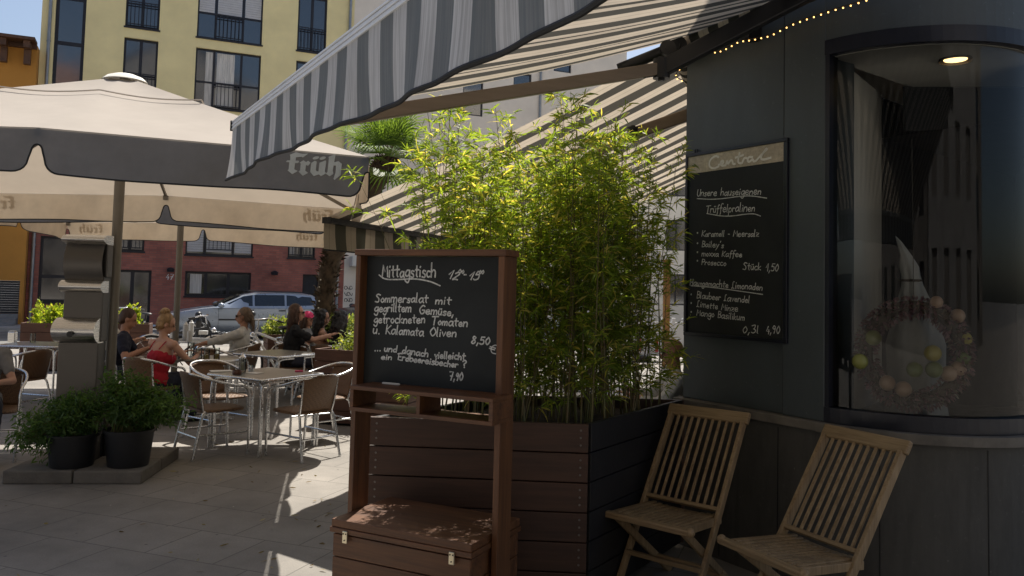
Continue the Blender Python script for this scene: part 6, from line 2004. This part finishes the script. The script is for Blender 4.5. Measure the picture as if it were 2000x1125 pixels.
# ------------------------------------------------------------------ wall sign of the café
sgp = W + WN * .045
a_, b_ = hit(1338, 450, sgp, WN), hit(1535, 450, sgp, WN)
zt_, zb_ = hit(1436, 287, sgp, WN).z, hit(1436, 661, sgp, WN).z
sw = (b_ - a_).dot(WD)
sg = thing('menu_sign', 'black chalk menu board with a pale name strip on the blue grey wall', 'sign', Vector((a_.x, a_.y, 0)))
so0 = Vector((a_.x, a_.y, 0))
def sq_(s, z, d): return so0 + WD * s + WN * d + Z * z
mb = MB(); mb.frame_box(sq_(0, zb_, -.040), WD * sw, WN * .028, Z * (zt_ - zb_)); pan = mb.build('slate_panel', MT['slate'], sg, world=True)
mb = MB()
for s, z, w, hh in ((-.006, zb_ - .006, sw + .012, .022), (-.006, zt_ - .016, sw + .012, .022), (-.006, zb_ + .0165, .020, zt_ - zb_ - .033), (sw - .022, zb_ + .0165, .028, zt_ - zb_ - .033)):
    mb.frame_box(sq_(s, z, -.042), WD * w, WN * .042, Z * hh)
mb.build('frame', MT['navy'], sg, world=True, bevel=.003)
zs_ = hit(1436, 327, sgp, WN).z
mb = MB(); mb.frame_box(sq_(.0142, zs_, -.0119), WD * (sw - .0365), WN * .004, Z * (zt_ - .0165 - zs_))
st_ = mb.build('name_strip', MT['sand_sign'], sg, world=True)
st_.data.materials[0] = MT['sand_sign']
sp_ = (sq_(0, 0, -.0075), WD, Z, WN)
mb = MB()
CENT = [[(1404, 307), (1398, 304), (1387, 312), (1385, 325), (1394, 330), (1404, 325)], [(1404, 322), (1414, 319), (1413, 313), (1408, 316), (1409, 324), (1417, 323)], [(1418, 322), (1421, 312), (1422, 322), (1427, 313), (1431, 313), (1432, 321), (1436, 320)],
        [(1445, 299), (1441, 318), (1448, 319)], [(1437, 308), (1452, 303)], [(1450, 318), (1454, 308), (1459, 309)], [(1470, 307), (1463, 306), (1460, 314), (1464, 317), (1471, 310), (1472, 316), (1477, 314)], [(1477, 314), (1491, 299), (1500, 290), (1496, 291), (1486, 307), (1489, 313), (1506, 308)]]
for c in CENT: stroke_px(mb, c, sp_, .014)
mb.build('lettering', MT['sign_letter'], st_, world=True)
sp_ = (sq_(0, 0, -.0118), WD, Z, WN)
mb = ('chalk_writing', MT['chalk'], pan); cw = .0056
write(mb, 'Unsere hauseigenen', sp_, (1362, 383), (1486, 380), 15, cw, 31)
stroke_px(mb, [(1362, 388), (1400, 390), (1460, 381), (1498, 387)], sp_, cw)
write(mb, 'Trüffelpralinen', sp_, (1379, 416), (1474, 412), 16, cw, 32)
stroke_px(mb, [(1381, 417), (1420, 424), (1470, 416), (1486, 422)], sp_, cw)
for k, (yy, tx, x1) in enumerate(((462, 'Karamell - Meersalz', 1482), (482, "Bailey's", 1413), (500, 'moxxa Kaffee', 1449), (517, 'Prosecco', 1418))):
    write(mb, tx, sp_, (1371, yy), (x1, yy + (2 if k else 0)), 12, cw, 40 + k)
    write(mb, '•', sp_, (1361, yy - 2), (1364, yy - 2), 12, cw * 1.5, 50 + k)
write(mb, 'Stück', sp_, (1451, 527), (1486, 527), 14, cw, 61); write(mb, '1,50', sp_, (1496, 529), (1520, 530), 14, cw, 62)
write(mb, 'Hausgemachte Limonaden', sp_, (1348, 557), (1489, 567), 13, cw, 63)
stroke_px(mb, [(1350, 558), (1400, 562), (1490, 575)], sp_, cw)
for k, (yy, tx, x1) in enumerate(((582, 'Blaubeer Lavendel', 1464), (599, 'Limette Minze', 1441), (616, 'Mango Basilikum', 1454))):
    write(mb, tx, sp_, (1361, yy), (x1, yy + 10), 13, cw, 70 + k)
    write(mb, '•', sp_, (1349, yy - 2), (1352, yy - 2), 12, cw * 1.5, 80 + k)
write(mb, '0,3l', sp_, (1451, 650), (1482, 651), 14, cw, 91); write(mb, '4,90', sp_, (1497, 651), (1523, 652), 14, cw, 92)
for s in (.05, sw - .04):
    mb = MB(); mb.tube([sq_(s, zt_, -.03), sq_(s, zt_ + .035, -.035)], .005, 6); mb.tube([sq_(s + .02, zt_, -.03), sq_(s + .02, zt_ + .035, -.035)], .005, 6)
    mb.build('hook', MT['black'], sg, world=True)

# ------------------------------------------------------------------ string of fairy lights under the awning roller
sl_px = [(1336, 158), (1318, 150), (1325, 136), (1342, 119), (1360, 108), (1381, 102), (1400, 100), (1412, 97), (1432, 86), (1444, 79), (1470, 76), (1505, 68), (1520, 60), (1545, 47), (1568, 38), (1592, 30), (1606, 25), (1634, 16), (1663, 8), (1680, 2), (1700, -4)]
fl_ = thing('fairy_lights', 'string of warm fairy lights under the awning roller on the café wall', 'fairy lights', hit(1500, 68, W + WN * .10, WN))
P = [hit(px, py, W + WN * .10, WN) for px, py in sl_px]
mb = MB(); mb.tube(chaikin(P, 2), .0035, 5); mb.build('cable', MT['wire'], fl_, world=True)
seg = [0]
for a, b in zip(P, P[1:]): seg.append(seg[-1] + (b - a).length)
n = 34
for i in range(n):
    d = seg[-1] * (i + .5) / n; j = max(k for k in range(len(seg)) if seg[k] <= d); j = min(j, len(P) - 2)
    p = P[j].lerp(P[j + 1], (d - seg[j]) / (seg[j + 1] - seg[j]))
    mb = MB(); mb.sphere(p - Z * .008, .0044, 8, 6); mb.build('bulb', MT['bulb'], fl_, world=True)

# ------------------------------------------------------------------ shop window display
wf_ = at(1790, 822, 4.82); wf_.z = ZS + .008
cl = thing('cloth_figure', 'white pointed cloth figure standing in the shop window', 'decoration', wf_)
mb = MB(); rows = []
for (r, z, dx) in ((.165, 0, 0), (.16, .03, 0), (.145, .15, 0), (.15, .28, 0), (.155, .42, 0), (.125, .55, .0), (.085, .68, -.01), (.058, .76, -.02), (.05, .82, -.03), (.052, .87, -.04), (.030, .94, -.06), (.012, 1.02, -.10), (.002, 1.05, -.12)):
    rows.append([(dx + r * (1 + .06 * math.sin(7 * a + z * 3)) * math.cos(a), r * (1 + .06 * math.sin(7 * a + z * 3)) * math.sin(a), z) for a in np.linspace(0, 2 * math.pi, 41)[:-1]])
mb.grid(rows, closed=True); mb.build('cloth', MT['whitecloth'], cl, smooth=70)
mb = MB(); mb.tube([(-.03 + .055 * math.cos(a), .055 * math.sin(a), .79) for a in np.linspace(0, 6.28, 20)[:-1]], .008, 6, closed=True); mb.build('cord', MT['soil'], cl)
wr = at(1785, 690, 4.56)
wt = thing('wreath', 'wreath of pastel balls and dried blossoms hanging in the shop window', 'wreath', wr, -.1)
RW = .258
mb = MB(); mb.tube([(RW * math.cos(a), 0, RW * math.sin(a)) for a in np.linspace(0, 6.28, 40)[:-1]], .035, 10, closed=True); mb.build('ring', MT['bark'], wt, smooth=60)
P, D = [], []
for i in range(1400):
    a = RNG.uniform(0, 6.28); b = RNG.uniform(0, 6.28); r = .045 + .02 * RNG.random()
    v = np.array((math.cos(a) * math.cos(b), math.sin(b), math.sin(a) * math.cos(b)))
    P.append(np.array((RW * math.cos(a), 0, RW * math.sin(a))) + v * .04); D.append(v + RNG.normal(size=3) * .5)
MT['dried'] = leafmat('dried_blossom', (.10, .045, .06), (.24, .13, .15), (.20, .20, .16), .2)
leaf_mesh('blossoms', np.array(P), np.array(D), .035, .016, 'dried', wt)
BC = {'lime': (.26, .27, .08), 'olive': (.13, .16, .04), 'peach': (.42, .27, .18), 'yellow': (.38, .31, .07)}
for k, c in BC.items(): MT['ball_' + k] = mat('ball_' + k, c, .35, var=.08)
for px, py, r, c in ((1706, 660, .042, 'lime'), (1822, 690, .045, 'yellow'), (1786, 722, .043, 'olive'), (1824, 722, .045, 'olive'), (1853, 730, .043, 'peach'), (1872, 720, .042, 'peach'), (1733, 748, .042, 'peach'), (1764, 760, .043, 'peach'), (1884, 662, .038, 'yellow'), (1829, 590, .034, 'peach'), (1870, 617, .04, 'peach'), (1881, 700, .042, 'olive'), (1680, 706, .042, 'lime')):
    p = hit(px, py, wr - Vector((0, .06, 0)), Vector((0.1, -1, 0)).normalized())
    mb = MB(); mb.sphere(p, r, 18, 12); mb.build('ball', MT['ball_' + c], wt, world=True, smooth=70)
mb = MB(); mb.tube([(0, 0, RW), (0, .02, 1.2)], .002, 4); mb.build('thread', MT['wire'], wt)

# dry bamboo leaves blown over the paving
n = 150
P = np.stack([RNG.uniform(-4.2, .2, n), RNG.uniform(4.0, 9.0, n), RNG.uniform(.004, .012, n)], 1)
k = RNG.random(n) < .45
P[k, 0] = RNG.normal(-1.2, .35, k.sum()); P[k, 1] = RNG.normal(5.3, .8, k.sum())
D = RNG.normal(size=(n, 3)); D[:, 2] = .05
MT['litter'] = leafmat('dry_leaf', (.16, .11, .05), (.34, .28, .13), (.48, .44, .30), .1)
lv = leaf_mesh('fallen_leaves', P, D, RNG.uniform(.03, .075, n), RNG.uniform(.007, .014, n), 'litter', None, droop=0)
tag(lv, 'dry leaves scattered over the paving', 'leaves', kind='stuff')
